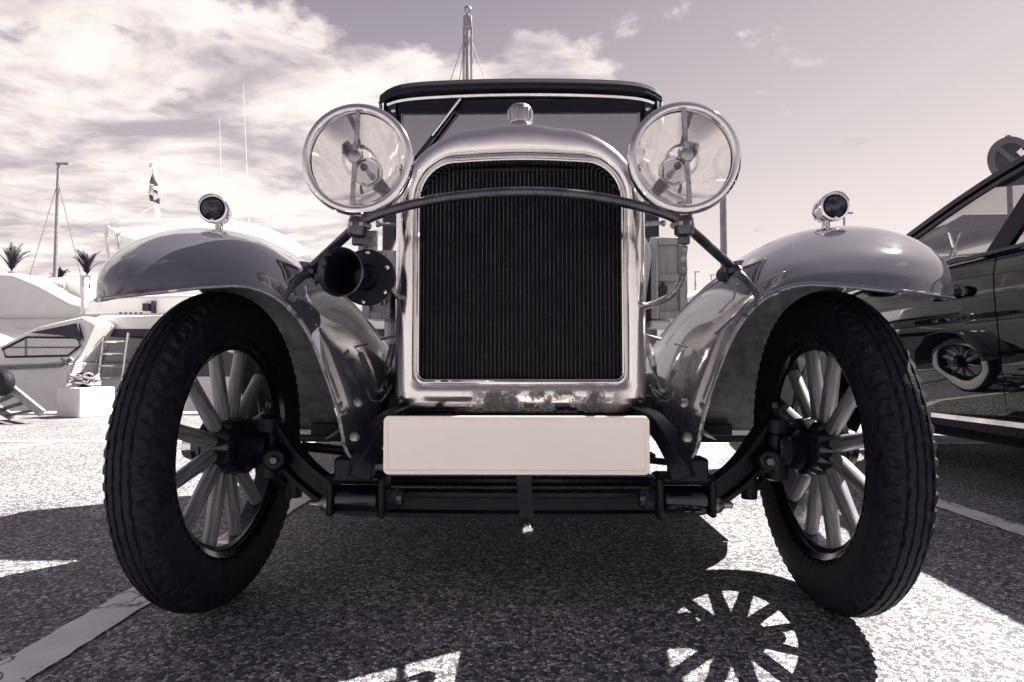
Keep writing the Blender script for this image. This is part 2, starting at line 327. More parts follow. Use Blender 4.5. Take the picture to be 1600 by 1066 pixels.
# ------------------------------------------------------------------ mesh builder
class MB:
    def __init__(s): s.v = []; s.f = []
    def add(s, vs, fs):
        o = len(s.v); s.v += [tuple(p) for p in vs]; s.f += [tuple(i+o for i in f) for f in fs]; return s
    def box(s, c, d, rot=None):
        vs = []
        for z in (-.5, .5):
            for x, y in ((-.5, -.5), (.5, -.5), (.5, .5), (-.5, .5)):
                p = Vector((x*d[0], y*d[1], z*d[2]))
                if rot: p = Euler(rot).to_matrix() @ p
                vs.append(p+Vector(c))
        return s.add(vs, [(3, 2, 1, 0), (4, 5, 6, 7), (0, 1, 5, 4), (1, 2, 6, 5), (2, 3, 7, 6), (3, 0, 4, 7)])
    def grid(s, rows, closeu=False, closev=False):
        nu, nv = len(rows), len(rows[0]); vs = [p for r in rows for p in r]; fs = []
        for i in range(nu if closeu else nu-1):
            for j in range(nv if closev else nv-1):
                a, b2 = i, (i+1) % nu; c, d = j, (j+1) % nv
                fs.append((a*nv+c, a*nv+d, b2*nv+d, b2*nv+c))
        return s.add(vs, fs)
    def sweep(s, path, sec, caps=True, scale=None, up=Vector((0, 0, 1)), closed=False):
        """sec: 2-D points (side, up) swept along the path"""
        path = [Vector(p) for p in path]; rows = []; n = len(path)
        for i, p in enumerate(path):
            if closed: t = path[(i+1) % n]-path[i-1]
            else: t = (path[min(i+1, n-1)]-path[max(i-1, 0)])
            t.normalize(); u = up
            if abs(t.dot(u)) > .97: u = Vector((0, 1, 0)) if abs(t.y) < .9 else Vector((1, 0, 0))
            sd = t.cross(u).normalized(); uu = sd.cross(t).normalized()
            k = scale[i] if scale else 1.
            rows.append([p+sd*a*k+uu*b*k for a, b in sec])
        s.grid(rows, closeu=closed, closev=True)
        if caps and not closed:
            o = len(s.v)-n*len(sec); m = len(sec)
            s.f.append(tuple(o+j for j in range(m))[::-1]); s.f.append(tuple(o+(n-1)*m+j for j in range(m)))
        return s
    def tube(s, path, r, n=12, scale=None, closed=False, caps=True):
        return s.sweep(path, [(r*math.cos(2*PI*i/n), r*math.sin(2*PI*i/n)) for i in range(n)], scale=scale, closed=closed, caps=caps)
    def lathe(s, prof, o=(0, 0, 0), axis=(0, 0, 1), n=32, cap0=True, cap1=True):
        """prof: (radius, along axis)"""
        q = Vector(axis).normalized().to_track_quat('Z', 'Y').to_matrix(); O = Vector(o)
        rows = [[O+q @ Vector((r*math.cos(2*PI*k/n), r*math.sin(2*PI*k/n), h)) for k in range(n)] for r, h in prof]
        b0 = len(s.v); s.grid(rows, closev=True)
        if cap0 and prof[0][0] > 1e-5: s.f.append(tuple(b0+k for k in range(n))[::-1])
        if cap1 and prof[-1][0] > 1e-5: s.f.append(tuple(b0+(len(prof)-1)*n+k for k in range(n)))
        return s
    def prism(s, poly, axis, a, b):
        """2-D polygon extruded along an axis from a to b; poly gives the two other coordinates in order"""
        def P(p, t):
            l = list(p); l.insert(axis, t); return l
        n = len(poly)
        return s.add([P(p, a) for p in poly]+[P(p, b) for p in poly], [tuple(range(n))[::-1], tuple(range(n, 2*n))]+[(i, (i+1) % n, n+(i+1) % n, n+i) for i in range(n)])
    def build(s, name, m, parent=None, smooth=True, bevel=0, angle=35, solid=0, m2=None, loc=None, label=None, kind=None, segs=2):
        me = bpy.data.meshes.new(name); me.from_pydata(s.v, [], s.f)
        bm = bmesh.new(); bm.from_mesh(me); bmesh.ops.remove_doubles(bm, verts=bm.verts, dist=1e-6)
        bmesh.ops.recalc_face_normals(bm, faces=bm.faces); bm.to_mesh(me); bm.free()
        me.materials.append(M[m] if isinstance(m, str) else m)
        if m2: me.materials.append(M[m2])
        if smooth:
            me.polygons.foreach_set('use_smooth', [True]*len(me.polygons)); me.set_sharp_from_angle(angle=R(angle))
        o = bpy.data.objects.new(name, me); col.objects.link(o)
        if parent: o.parent = parent
        if loc: o.location = loc
        if solid:
            md = o.modifiers.new('solid', 'SOLIDIFY'); md.thickness = abs(solid); md.offset = -1 if solid > 0 else 1; md.use_even_offset = True
            if m2: md.material_offset = 1; md.material_offset_rim = 0
        if bevel:
            md = o.modifiers.new('bevel', 'BEVEL'); md.width = bevel; md.segments = segs; md.limit_method = 'ANGLE'; md.angle_limit = R(40)
        if label: o['label'] = label
        if kind: o['kind'] = kind
        return o
def thing(name, label, cat, loc=(0, 0, 0), rz=0, group=None):
    o = bpy.data.objects.new(name, None); col.objects.link(o); o.location = loc; o.rotation_euler = (0, 0, rz); o.empty_display_size = .1
    return tag(o, label, cat, group)
def tag(o, label, cat, group=None):
    o['label'] = label; o['category'] = cat
    if group: o['group'] = group
    return o
def struct(o): o['kind'] = 'structure'; return o
def copy_tree(o, parent=None):
    c = o.copy(); col.objects.link(c); c.parent = parent
    for ch in list(o.children): copy_tree(ch, c)
    return c
def cr(pts, n):
    """Catmull-Rom through points, n samples"""
    pts = [Vector(p) for p in pts]; out = []; m = len(pts)-1
    for k in range(n):
        t = k/(n-1)*m; i = min(int(t), m-1); t -= i
        p0 = pts[i-1] if i > 0 else pts[0]*2-pts[1]; p1 = pts[i]; p2 = pts[i+1]; p3 = pts[i+2] if i+2 <= m else pts[m]*2-pts[m-1]
        out.append(.5*((2*p1)+(-p0+p2)*t+(2*p0-5*p1+4*p2-p3)*t*t+(-p0+3*p1-3*p2+p3)*t**3))
    return out

# ================================================================== SETTING
QY = 5.35      # edge of the quay
g = MB(); g.box((0, (QY-400)/2, -.6), (900, QY+400, 1.2)); struct(g.build('ground', 'asphalt', smooth=False))
wt = MB(); wt.add([(-4000, QY-.5, -1.0), (4000, QY-.5, -1.0), (4000, 6000, -1.0), (-4000, 6000, -1.0)], [(0, 1, 2, 3)]); struct(wt.build('water', 'water', smooth=False))
ke = MB(); ke.box((0, QY-.15, .010), (300, .30, .024)); struct(ke.build('quay_edge', 'quay_stone', smooth=False, bevel=.004))
def line(pts, w, seed):
    """painted strip: slightly ragged edges, 4 mm above the asphalt"""
    rnd = random.Random(seed); a, b = Vector(pts[0]), Vector(pts[1]); d = (b-a); n = max(8, int(d.length/.03)); sd = Vector((-d.y, d.x)).normalized(); rows = []
    for i in range(n+1):
        p = a+d*(i/n); l = w/2+rnd.uniform(-.004, .004); r = w/2+rnd.uniform(-.004, .004)
        rows.append([(p.x+sd.x*l, p.y+sd.y*l, .004), (p.x-sd.x*r, p.y-sd.y*r, .004)])
    m = MB(); m.grid(rows); return struct(m.build('painted_line', 'road_paint', smooth=False))
line([(-.905, -2.2), (-.905, 2.78)], .105, 1)
line([(1.66, -2.2), (1.66, 2.78)], .105, 2)
line([(-3.33, -2.2), (-3.33, 2.78)], .105, 3)
line([(-9, 2.84), (6, 2.84)], .10, 4)

# ================================================================== THE VINTAGE CAR
car = thing('vintage_car', 'vintage car with blank white number plate, two round headlamps and wooden spoked wheels', 'car')

# ---- radiator shell, core, cap
def shell_loops(n=120):
    """inner opening and outer outline of the shell, matched by parameter; returned as lists of (x,z)"""
    def arch(hw, zb, ztop, rx, rz, rb, crown):
        pts = []
        def arc(cx, cz, ax, az, a0, a1, k, pw=1.0):
            for i in range(k): 
                a = R(a0+(a1-a0)*i/k); c, s_ = math.cos(a), math.sin(a)
                pts.append((cx+ax*math.copysign(abs(c)**pw, c), cz+az*math.copysign(abs(s_)**pw, s_)))
        q = n//4
        # start bottom centre -> right
        for i in range(6): pts.append((i/6*(hw-rb), zb))
        arc(hw-rb, zb+rb, rb, rb, -90, 0, 6)
        z0, z1 = zb+rb, ztop-crown-rz
        for i in range(12): pts.append((hw, z0+(z1-z0)*i/12))
        arc(hw-rx, z1, rx, rz, 0, 90, 20)
        for i in range(10):
            t = i/10; x = (hw-rx)*(1-t); pts.append((x, z1+rz+crown*math.sin(t*PI/2)))
        right = pts
        left = [(-x, z) for x, z in reversed(right[1:])]
        return right+[(0, ztop)]+left
    return arch(.244, .514, 1.045, .092, .099, .019, .006), arch(.307, .427, 1.150, .232, .221, .032, .013)
inn, out = shell_loops()
prof = [(-.06, -.050), (-.03, -.066), (0., -.080), (.02, -.086), (.06, -.088), (.10, -.087), (.14, -.093), (.20, -.1), (.32, -.1025), (.55, -.102), (.72, -.098), (.84, -.088), (.92, -.070), (.97, -.045), (1., -.01), (1., .085)]
prof = [(t, y+.105) for t, y in prof]
prof[-1] = (1., .19)
m = MB()
m.grid([[(a[0]+(b[0]-a[0])*t, y, a[1]+(b[1]-a[1])*t) for a, b in zip(inn, out)] for t, y in prof], closev=True)
shell = m.build('radiator_shell', 'nickel_shell', car, angle=60)
bead = MB(); bead.tube([(x*1.004, .017, .78+(z-.78)*1.004) for x, z in inn], .0042, 8, closed=True); bead.build('opening_bead', 'chrome', shell)
core = MB(); core.add([(x*.995, .062, z) for x, z in inn], [tuple(range(len(inn)))]); core_o = core.build('radiator_core', 'core_dark', car, smooth=False)
fin = MB()
def in_arch(x):      # top of the opening at x
    zs = [z for xx, z in inn if abs(xx-x) < .012]
    return max(zs)
for k in range(47):
    x = -.237+k*.474/46; zt = min(1.035, in_arch(x))-.003
    fin.box((x, .054, (.518+zt)/2), (.0022, .012, zt-.518))
fin.build('radiator_tubes', 'core_tube', core_o, smooth=False, kind='stuff')
fh = MB(); z = .521
while z < 1.032:
    ok = [x for x, zz in inn if zz >= z]
    w = max(ok)-.002
    fh.box((0, .0575, z), (2*w, .007, .0009)); z += .0045
fh.build('radiator_fins', 'core_dark', core_o, smooth=False, kind='stuff')
cap = MB(); cap.lathe([(.022, 1.130), (.024, 1.146), (.0235, 1.150), (.0265, 1.152), (.0287, 1.163), (.028, 1.173), (.0292, 1.181), (.0283, 1.191), (.0227, 1.198), (.013, 1.202), (.0001, 1.2025)], (0, .07, 0), n=28)
capo = cap.build('radiator_cap', 'steel_dull', car)
kn = MB()
for k in range(14):
    a = 2*PI*k/14; kn.lathe([(.003, 1.158), (.0044, 1.170), (.003, 1.188)], (.0283*math.cos(a), .07+.0283*math.sin(a), 0), n=8)
kn.build('cap_knurls', 'steel_dull', capo, kind='stuff')

# ---- hood, cowl, body
cowl = []
for (x, z) in out:
    t = (z-.427)/(1.150-.427)
    cowl.append((x/.307*(.455+.085*t), .52+t*.66))
m = MB(); rows = []
for k in range(9):
    t = k/8; y = .17+t*.75
    rows.append([(a[0]*.985+(b[0]-a[0]*.985)*t, y, (a[1]-.006)+(b[1]-a[1]+.006)*t) for a, b in zip(out, cowl)])
m.grid(rows, closev=True); hood = m.build('hood', 'hood_paint', car, angle=50)
for sgn in (-1, 1):
    for z in range(7):
        hl = MB(); hl.box((sgn*(.40+.012*z), .35+.05*z, .80), (.004, .012, .16), (0, 0, sgn*-.28))
        hl.build('louvre', 'hood_paint', hood)
m = MB(); rows = []
for k in range(4):
    t = k/3; y = .92+t*.2
    rows.append([(b[0]*(1+.06*t), y, b[1]) for b in cowl])
m.grid(rows, closev=True); m.build('cowl', 'hood_paint', car, angle=50)
b = MB(); b.box((0, 2.2, .70), (1.16, 2.16, .50)); b.box((0, 2.85, 1.02), (1.16, .86, .16))
body = b.build('body_tub', 'hood_paint', car, bevel=.03, segs=3)
se = MB(); se.box((0, 1.45, 1.0), (1.0, .35, .12)); se.box((0, 1.58, 1.18), (1.0, .1, .34), (R(-10), 0, 0)); se.build('seat', 'seat_leather', car, bevel=.03)
for sgn in (-1, 1):
    sa = MB(); sa.grid([[(sgn*x, y, z) for x, z in ((.31, .44), (.45, .40), (.58, .345), (.62, .315))] for y in (.50, 1.2, 2.35)]); sa.build('sun_block_panel', 'hood_paint', car, solid=.004)  # added panels that keep sunlight off the ground under the car
fl = MB(); fl.box((0, 1.75, .40), (.70, 2.6, .05)); fl.build('floor_pan', 'black_iron', car, bevel=.004)
for sgn in (-1, 1):
    d = MB(); d.box((sgn*.585, 1.42, .76), (.012, .5, .36)); dr = d.build('door', 'hood_paint', car, bevel=.005)
    h = MB(); h.tube([(sgn*.592, 1.24, .87), (sgn*.62, 1.24, .87), (sgn*.62, 1.32, .87)], .008, 8); h.build('door_handle', 'chrome', dr)
    rb = MB(); rb.box((sgn*.73, 1.5, .30), (.29, 1.75, .025)); rb.build('running_board', 'black_iron', car, bevel=.005)
    # rear fenders
    m = MB(); rows = []
    for k in range(25):
        a = R(-85+k*175/24); rows.append([(sgn*(.60+.27*t), 3.1+(.46-.05*(2*t-1)**4)*math.sin(a), .36+(.46-.05*(2*t-1)**4)*math.cos(a)) for t in [j/10 for j in range(11)]])
    m.grid(rows); m.build('rear_fender', 'fender_paint', car, solid=.003, m2='fender_under')

# ---- windscreen, canopy
WY = 1.12
half = .594
def roofline(x, top, drop, p=4.0): return top-.022*(x/half)**2-drop*.62*abs(x/half)**12
xs = [-half+2*half*k/40 for k in range(41)]
m = MB(); rows = []
for y, dz in ((WY-.055, -.052), (WY-.062, -.03), (WY-.05, -.008), (WY+.02, .0), (WY+.2, .012), (WY+.40, .0), (WY+.46, -.03), (WY+.47, -.10)):
    rows.append([(x, y, roofline(x, 1.768, .075)+dz) for x in xs])
m.grid(rows); roof = m.build('canopy_roof', 'canvas', car, solid=.012)
pi = MB(); pi.tube([(x, WY-.062, roofline(x, 1.768, .075)-.050) for x in xs], .007, 8); pi.build('canopy_piping', 'canvas', roof)
m = MB(); m.sweep([(x*.955, WY-.03, roofline(x, 1.697, .030)) for x in xs], [(-.012, -.009), (.012, -.009), (.016, 0), (.012, .009), (-.012, .009), (-.016, 0)])
m.build('windscreen_top_rail', 'chrome', car)
hd = MB(); hd.box((0, WY-.005, 1.657), (1.05, .03, .056)); hd.build('windscreen_header', 'black_iron', car, bevel=.005)
for sgn in (-1, 1):
    p = MB(); p.box((sgn*.556, WY, 1.36), (.062, .045, .68)); po = p.build('windscreen_post', 'black_gloss', car, bevel=.008)
    for z in (1.60, 1.635):
        sv = MB(); sv.lathe([(.009, 0), (.009, .006), (.005, .009)], (sgn*.542, WY-.022, z), (0, -1, 0), 12)
        sv.build('post_screw', 'chrome', po)
    hg = MB(); hg.box((sgn*.60, WY-.01, 1.62), (.012, .02, .10)); hg.build('roof_bracket', 'steel_dull', po, bevel=.003)
    iv = MB(); iv.box((sgn*.508, WY-.008, 1.40), (.008, .01, .46)); iv.build('glass_channel', 'steel_dull', po, bevel=.002)
gl = MB(); gl.box((0, WY-.002, 1.38), (1.02, .006, .50)); ws = gl.build('windscreen_glass', 'screen_glass', car, smooth=False)
st = MB(); st.box((.455, WY+.005, 1.585), (.08, .002, .035)); st.build('sticker', 'gelcoat_grey', ws)
bk = MB(); bk.box((0, WY+.47, 1.40), (1.15, .02, .62)); bk.build('cab_back_curtain', 'canvas', car, bevel=.006)
for sgn in (-1, 1):
    sc_ = MB(); sc_.box((sgn*.575, WY+.40, 1.40), (.015, .13, .60)); sc_.build('cab_side_curtain', 'canvas', car, bevel=.004)
mi = MB(); a = at(767, 176, WY+.06); c = at(838, 199, WY+.06)
mi.box(((a.x+c.x)/2, WY+.06, (a.z+c.z)/2), (abs(c.x-a.x), .02, abs(a.z-c.z))); mi.box((0, WY+.06, 1.625), (.02, .01, .05)); mi.build('rear_view_mirror', 'interior', car, bevel=.012, segs=3)
a, c = at(720, 158, WY-.03), at(640, 262, WY-.03); w = MB(); w.sweep([a, a+(c-a)*.5, c], [(-.006, -.009), (.006, -.009), (.006, .009), (-.006, .009)], scale=[.7, 1, 1.1]); wi = w.build('wiper', 'black_gloss', car)
w = MB(); k = a+(c-a)*.55; w.tube([a+Vector((0, -.02, 0)), k+Vector((0, -.02, 0))], .007, 8); w.build('wiper_blade', 'chrome', wi)
w = MB(); a = at(735, 178, WY); w.lathe([(.028, 0), (.034, .01), (.034, .035), (.028, .045)], (a.x, WY+.05, a.z), (0, -1, 0), 20); w.build('wiper_motor', 'steel_dull', wi)
# steering wheel behind the glass
sw = MB(); c = Vector((-.28, 1.38, 1.16)); q = Euler((R(-58), 0, 0)).to_matrix()
sw.tube([c+q @ Vector((.19*math.cos(2*PI*k/40), .19*math.sin(2*PI*k/40), 0)) for k in range(40)], .012, 8, closed=True)
for k in range(4): sw.tube([c, c+q @ Vector((.19*math.cos(k*PI/2+.4), .19*math.sin(k*PI/2+.4), 0))], .008, 6)
sw.tube([c, c+q @ Vector((0, 0, -.5))], .014, 8); sw.build('steering_wheel', 'black_gloss', car)

# ---- wooden cabinets at the cowl sides
def cabinet(sgn, x0, x1, z0, z1):
    y = 1.0; cx, cz = sgn*(x0+x1)/2, (z0+z1)/2; w, h = x1-x0, z1-z0
    c = MB(); c.box((cx, y+.10, cz), (w-.01, .18, h-.01)); cb = c.build('wooden_cabinet', 'box_wood', car, bevel=.004)
    for dx in (-1, 1):
        s_ = MB(); s_.box((cx+dx*(w/2-.016), y, cz), (.032, .024, h)); s_.build('frame_stile', 'box_wood', cb, bevel=.003)
    for dz in (-1, 0, 1):
        s_ = MB(); s_.box((cx, y+.001, cz+dz*(h/2-.016)*(1 if dz else 1)), (w-.066, .022, .03)); s_.build('frame_rail', 'box_wood', cb, bevel=.003)
    lt = MB(); lt.box((cx-sgn*.03, y-.025, cz-h*.18), (.03, .03, .05)); lt.box((cx-sgn*.03, y-.035, cz-h*.18), (.012, .02, .075)); lt.build('latch', 'black_gloss', cb, bevel=.003)
    if sgn > 0:
        u = MB(); u.box((cx-.03, y+.08, z0-.02), (w-.06, .14, .035)); u.build('cabinet_foot', 'gelcoat_grey', cb, bevel=.01)
cabinet(-1, .525, .640, .735, 1.015)
cabinet(1, .525, .672, .735, 1.065)

# ---- front fenders
ST = [
 [(.800,-.262,.678),(.790,-.308,.670),(.715,-.344,.674),(.635,-.347,.682),(.56,-.334,.692),(.50,-.309,.694),(.449,-.285,.668),(.408,-.265,.611),(.378,-.245,.525),(.359,-.225,.449),(.347,-.205,.376),(.318,-.19,.352)],
 [(.816,-.225,.704),(.802,-.288,.716),(.730,-.325,.714),(.648,-.331,.721),(.568,-.318,.722),(.505,-.292,.715),(.451,-.268,.682),(.408,-.247,.620),(.378,-.227,.531),(.359,-.207,.453),(.346,-.187,.379),(.318,-.17,.354)],
 [(.836,-.165,.728),(.820,-.236,.759),(.742,-.280,.764),(.655,-.281,.771),(.573,-.266,.764),(.507,-.245,.745),(.451,-.222,.700),(.405,-.200,.632),(.375,-.18,.538),(.356,-.16,.457),(.344,-.14,.382),(.318,-.125,.357)],
 [(.838,-.130,.735),(.830,-.158,.800),(.762,-.165,.829),(.67,-.166,.832),(.585,-.156,.815),(.511,-.14,.778),(.449,-.12,.717),(.400,-.10,.641),(.370,-.09,.546),(.352,-.07,.461),(.342,-.05,.387),(.32,-.04,.362)],
 [(.858,0,.775),(.842,0,.842),(.772,0,.868),(.685,0,.866),(.60,.01,.845),(.52,.02,.797),(.445,.03,.727),(.390,.05,.647),(.360,.06,.552),(.346,.08,.467),(.340,.09,.397),(.325,.1,.372)],
 [(.870,.2,.755),(.852,.2,.825),(.777,.2,.850),(.69,.2,.845),(.60,.2,.822),(.52,.2,.777),(.442,.2,.707),(.386,.2,.632),(.357,.2,.547),(.345,.2,.472),(.34,.2,.412),(.33,.2,.382)],
 [(.875,.40,.62),(.857,.41,.69),(.777,.41,.715),(.69,.41,.71),(.60,.40,.70),(.52,.39,.68),(.45,.38,.64),(.39,.38,.59),(.36,.38,.53),(.347,.38,.47),(.34,.38,.42),(.335,.38,.39)],
 [(.875,.50,.40),(.857,.53,.45),(.777,.535,.47),(.69,.535,.47),(.60,.53,.47),(.52,.53,.46),(.45,.52,.45),(.40,.52,.44),(.37,.52,.43),(.352,.52,.42),(.343,.52,.41),(.335,.52,.40)],
 [(.875,.62,.31),(.857,.64,.325),(.777,.64,.33),(.69,.64,.33),(.60,.64,.33),(.52,.64,.33),(.45,.64,.33),(.40,.64,.33),(.37,.64,.33),(.352,.64,.33),(.343,.64,.33),(.335,.64,.33)]]
def front_fender(sgn):
    rows = [cr(r, 56) for r in ST]
    colz = [cr([r[j] for r in rows], 60) for j in range(56)]
    m = MB(); m.grid([[(sgn*p.x, p.y, p.z) for p in c] for c in colz])
    f = m.build('front_fender', 'fender_paint', car, angle=70, solid=(.0035 if sgn > 0 else .0035), m2='fender_under')
    lip = [(sgn*p.x, p.y, p.z) for p in reversed(colz[0])]+[(sgn*p.x, p.y, p.z) for p in rows[0][1:]]
    e = MB(); e.tube(lip, .0045, 8); e.build('rolled_edge', 'fender_paint', f)
    # rivets on the foot of the apron
    for (x, y, z) in ((.338, -.205, .405), (.345, -.16, .47)):
        rv = MB(); rv.lathe([(.011, 0), (.010, .003), (.005, .006), (.0001, .007)], (sgn*(x-.006), y-.0, z), (-sgn*.55, -.65, .5), 14)
        rv.build('rivet', 'steel_dull', f)
    # stiffening channel behind the wheel
    ch = MB(); ch.box((sgn*.53, .60, .335), (.34, .03, .04)); ch.build('splash_channel', 'black_iron', f, bevel=.004)
    return f
fenders = {s: front_fender(s) for s in (-1, 1)}

# ---- marker lamps on the fenders
def marker_lamp(sgn):
    c = Vector((sgn*.690, -.07, .898))
    ax = Vector((.22 if sgn < 0 else -.04, -1, -.04)).normalized()
    b = MB(); b.lathe([(.010, -.045), (.020, -.040), (.027, -.022), (.029, .0), (.029, .016), (.031, .018), (.0325, .026), (.031, .031), (.0265, .032), (.0245, .028)], c, ax, 28, cap1=False)
    b.lathe([(.011, -.045), (.0085, -.036), (.008, -.022)], (c.x, c.y+.012, c.z), (0, 0, 1), 14)
    b.lathe([(.024, 0), (.022, .006), (.012, .010)], (c.x, c.y+.012, c.z-.055), (0, 0, 1), 20)
    o = b.build('marker_lamp', 'chrome', car)
    l = MB(); l.lathe([(.0245, .026), (.0235, .034), (.0225, .033), (.019, .037), (.0175, .036), (.014, .0395), (.0125, .0385), (.009, .041), (.0075, .040), (.0001, .0415)], c, ax, 28); l.build('lens', 'lens_dark', o)
    h = MB(); q = ax.to_track_quat('Z', 'Y').to_matrix(); rows = []
    for hh in (.018, .045):
        row = []
        for k in range(13):
            an = R(20+k*140/12); x0 = math.cos(an); z0 = math.sin(an)
            side = ax.cross(Vector((0, 0, 1))).normalized(); upv = side.cross(ax)
            row.append(c+ax*(hh if hh < .03 else .030+.009*math.sin(an))+side*x0*.0318+upv*z0*.0318)
        rows.append(row)
    h.grid(rows); h.build('hood_visor', 'chrome', o, solid=.0015)
    sc2 = MB(); sc2.lathe([(.004, .027), (.004, .034), (.001, .035)], c+Vector((0, 0, -.026)), ax, 10); sc2.build('rim_screw', 'chrome', o)
for s in (-1, 1): marker_lamp(s)

# ---- headlamps and the curved bar that carries them
def headlamp(sgn):
    c = Vector((sgn*.343, -.158, .982)); ax = Vector((-sgn*.0, -1, -.02)).normalized(); Rr = .115
    b = MB(); b.lathe([(.014, -.135), (.045, -.128), (.075, -.105), (.097, -.070), (.108, -.035), (.112, -.012), (.112, 0)], c, ax, 64, cap1=False)
    b.lathe([(.018, -.145), (.018, -.118), (.022, -.116), (.022, -.10)], (c.x, c.y+.012, c.z), (0, 0, 1), 20)
    o = b.build('headlamp', 'chrome', car, angle=50)
    r_ = MB(); r_.lathe([(.112, -.006), (.1165, -.004), (.1185, .004), (.1175, .013), (.112, .018), (.104, .019), (.1005, .016), (.0995, .010), (.0995, .002)], c, ax, 72, cap0=False, cap1=False); r_.build('rim', 'chrome', o, angle=60)
    f = MB(); pr = []
    for k in range(19):
        t = k/18; rr = .0995*(1-t)+.014*t; pr.append((rr, .002-.088*(1-(rr/.0995)**2)))
    f.lathe(pr, c, ax, 64, cap0=False, cap1=True); f.build('reflector', 'reflector', o, angle=80)
    fr = MB(); fr.lathe([(.030, -.0825), (.0335, -.077), (.030, -.074), (.026, -.078)], c, ax, 32); fr.build('bulb_collar', 'chrome', o)
    bu = MB(); bu.lathe([(.006, -.09), (.006, -.058), (.0075, -.050), (.0085, -.042), (.007, -.034), (.003, -.029), (.0001, -.0285)], c, ax, 20); bu.build('bulb', 'lens_dark', o)
    ln = MB(); ln.lathe([(.0998, .010), (.085, .0145), (.06, .019), (.03, .0215), (.0001, .022)], c, ax, 64, cap0=False); ln.build('lens', 'lamp_glass', o, angle=80)
    cb = MB(); up = Vector((0, 0, 1)); sd = Vector((1, 0, 0)); tl = R(-3)*sgn
    dv = Vector((math.sin(tl), 0, math.cos(tl)))
    cb.sweep([c+ax*.026+dv*t for t in (-.100, -.05, 0, .05, .100)], [(-.0045, -.003), (.0045, -.003), (.0045, .003), (-.0045, .003)], up=Vector((0, 1, 0)))
    cb.lathe([(.0125, 0.022), (.0135, .028), (.0125, .033), (.010, .0345)], c, ax, 24); cb.build('centre_bar', 'steel_dull', o)
    nt_ = MB()
    nt_.lathe([(.026, -.141), (.026, -.133), (.019, -.128), (.019, -.118)], (c.x, c.y+.012, c.z), (0, 0, 1), 6)
    nt_.build('swivel_nut', 'steel_dull', o, smooth=False)
def reflector_mat():
    m = bpy.data.materials.new('reflector'); m.use_nodes = True; nt = m.node_tree; b_ = nt.nodes['Principled BSDF']
    b_.inputs['Base Color'].default_value = alb(.92); b_.inputs['Metallic'].default_value = 1; b_.inputs['Roughness'].default_value = .05
    tcn = N(nt, 'ShaderNodeTexCoord'); n = N(nt, 'ShaderNodeTexNoise'); n.inputs['Scale'].default_value = 11; n.inputs['Detail'].default_value = 2; L(nt, tcn.outputs['Object'], n.inputs[0])
    bp = N(nt, 'ShaderNodeBump'); bp.inputs['Strength'].default_value = .3; bp.inputs['Distance'].default_value = .006
    L(nt, n.outputs[0], bp.inputs['Height']); L(nt, bp.outputs[0], b_.inputs['Normal']); M['reflector'] = m
reflector_mat()
for s in (-1, 1): headlamp(s)

BY = -.165
bp_ = [(-.475, -.06, .772), (-.41, -.12, .812), (-.345, -.150, .848), (-.30, -.158, .868), (-.20, -.165, .893), (-.10, -.168, .906), (0, -.169, .911), (.10, -.168, .907), (.20, -.165, .893), (.30, -.158, .868), (.345, -.150, .848), (.41, -.12, .812), (.475, -.06, .772)]
bar = MB(); bar.tube(cr(bp_[2:11], 50), .0105, 14)
baro = bar.build('lamp_bar', 'bar_steel', car)
for s in (-1, 1):
    a = MB(); a.tube([(s*.345, -.150, .848), (s*.475, -.058, .772)], .0105, 14); a.build('bar_arm', 'bar_steel', baro)
    k = MB(); k.lathe([(.017, -.024), (.020, -.018), (.020, .012), (.017, .018)], (s*.345, -.150, .845), (0, 0, 1), 20); k.box((s*.345, -.148, .812), (.024, .014, .016)); k.build('lamp_socket', 'bar_steel', baro, bevel=.002)
    p = MB(); p.lathe([(.040, 0), (.038, .006), (.018, .010), (.014, .02)], (s*.483, -.052, .760), (-s*.45, -.45, .72), 24); p.build('bar_flange', 'black_gloss', baro)
pl = MB(); pl.box((-.335, -.105, .80), (.042, .008, .09)); pl.build('horn_bracket', 'steel_dull', car, bevel=.002)

# flexible conduit from the image-right lamp to the shell
def conduit(name, pts, r, mt='steel_dull', rings=True):
    p = cr(pts, 150 if rings else 24)
    sc3 = [1+.09*math.sin(k*2.0) for k in range(len(p))] if rings else None
    c = MB(); c.tube(p, r, 10, scale=sc3); return c.build(name, mt, car)
conduit('lamp_conduit', [(.347, -.145, .80), (.348, -.13, .775), (.352, -.12, .75), (.345, -.11, .725), (.335, -.08, .705), (.320, -.03, .695), (.298, .05, .69)], .0075)

# ---- horn
hc = Vector((-.338, -.10, .742)); ha = Vector((-.10, -1, -.09)).normalized()
h = MB(); h.lathe([(.050, -.05), (.058, -.03), (.058, -.006), (.062, -.004), (.062, .004), (.060, .006), (.048, .0065), (.030, .008), (.024, .020)], hc, ha, 40); ho = h.build('horn', 'black_iron', car)
bx = hc+Vector((-.028, 0, .004))
be = MB(); be.lathe([(.020, .02), (.022, .045), (.028, .075), (.038, .10), (.0485, .118), (.050, .120), (.047, .118), (.037, .10), (.026, .075), (.019, .045), (.017, .025)], hc, (Vector((-.20, -1, -.05))).normalized(), 40, cap0=False, cap1=True); be.build('bell', 'black_gloss', ho)
ba_ = Vector((-.20, -1, -.05)).normalized(); be = MB(); be.lathe([(.0485, .1175), (.0505, .119), (.0505, .121), (.0485, .1225), (.047, .120)], hc, ba_, 40, cap0=False, cap1=False); be.build('bell_rim', 'bar_steel', ho)
q = ha.to_track_quat('Z', 'Y').to_matrix()
for k in range(6):
    a = 2*PI*k/6+.4; sr = MB(); sr.lathe([(.0045, .005), (.0045, .009), (.002, .010)], hc+q @ Vector((.054*math.cos(a), .054*math.sin(a), 0)), ha, 10)
    sr.build('horn_screw', 'chrome', ho)
conduit('horn_wire', [(-.285, -.10, .722), (-.285, -.04, .712), (-.298, .05, .712)], .006)

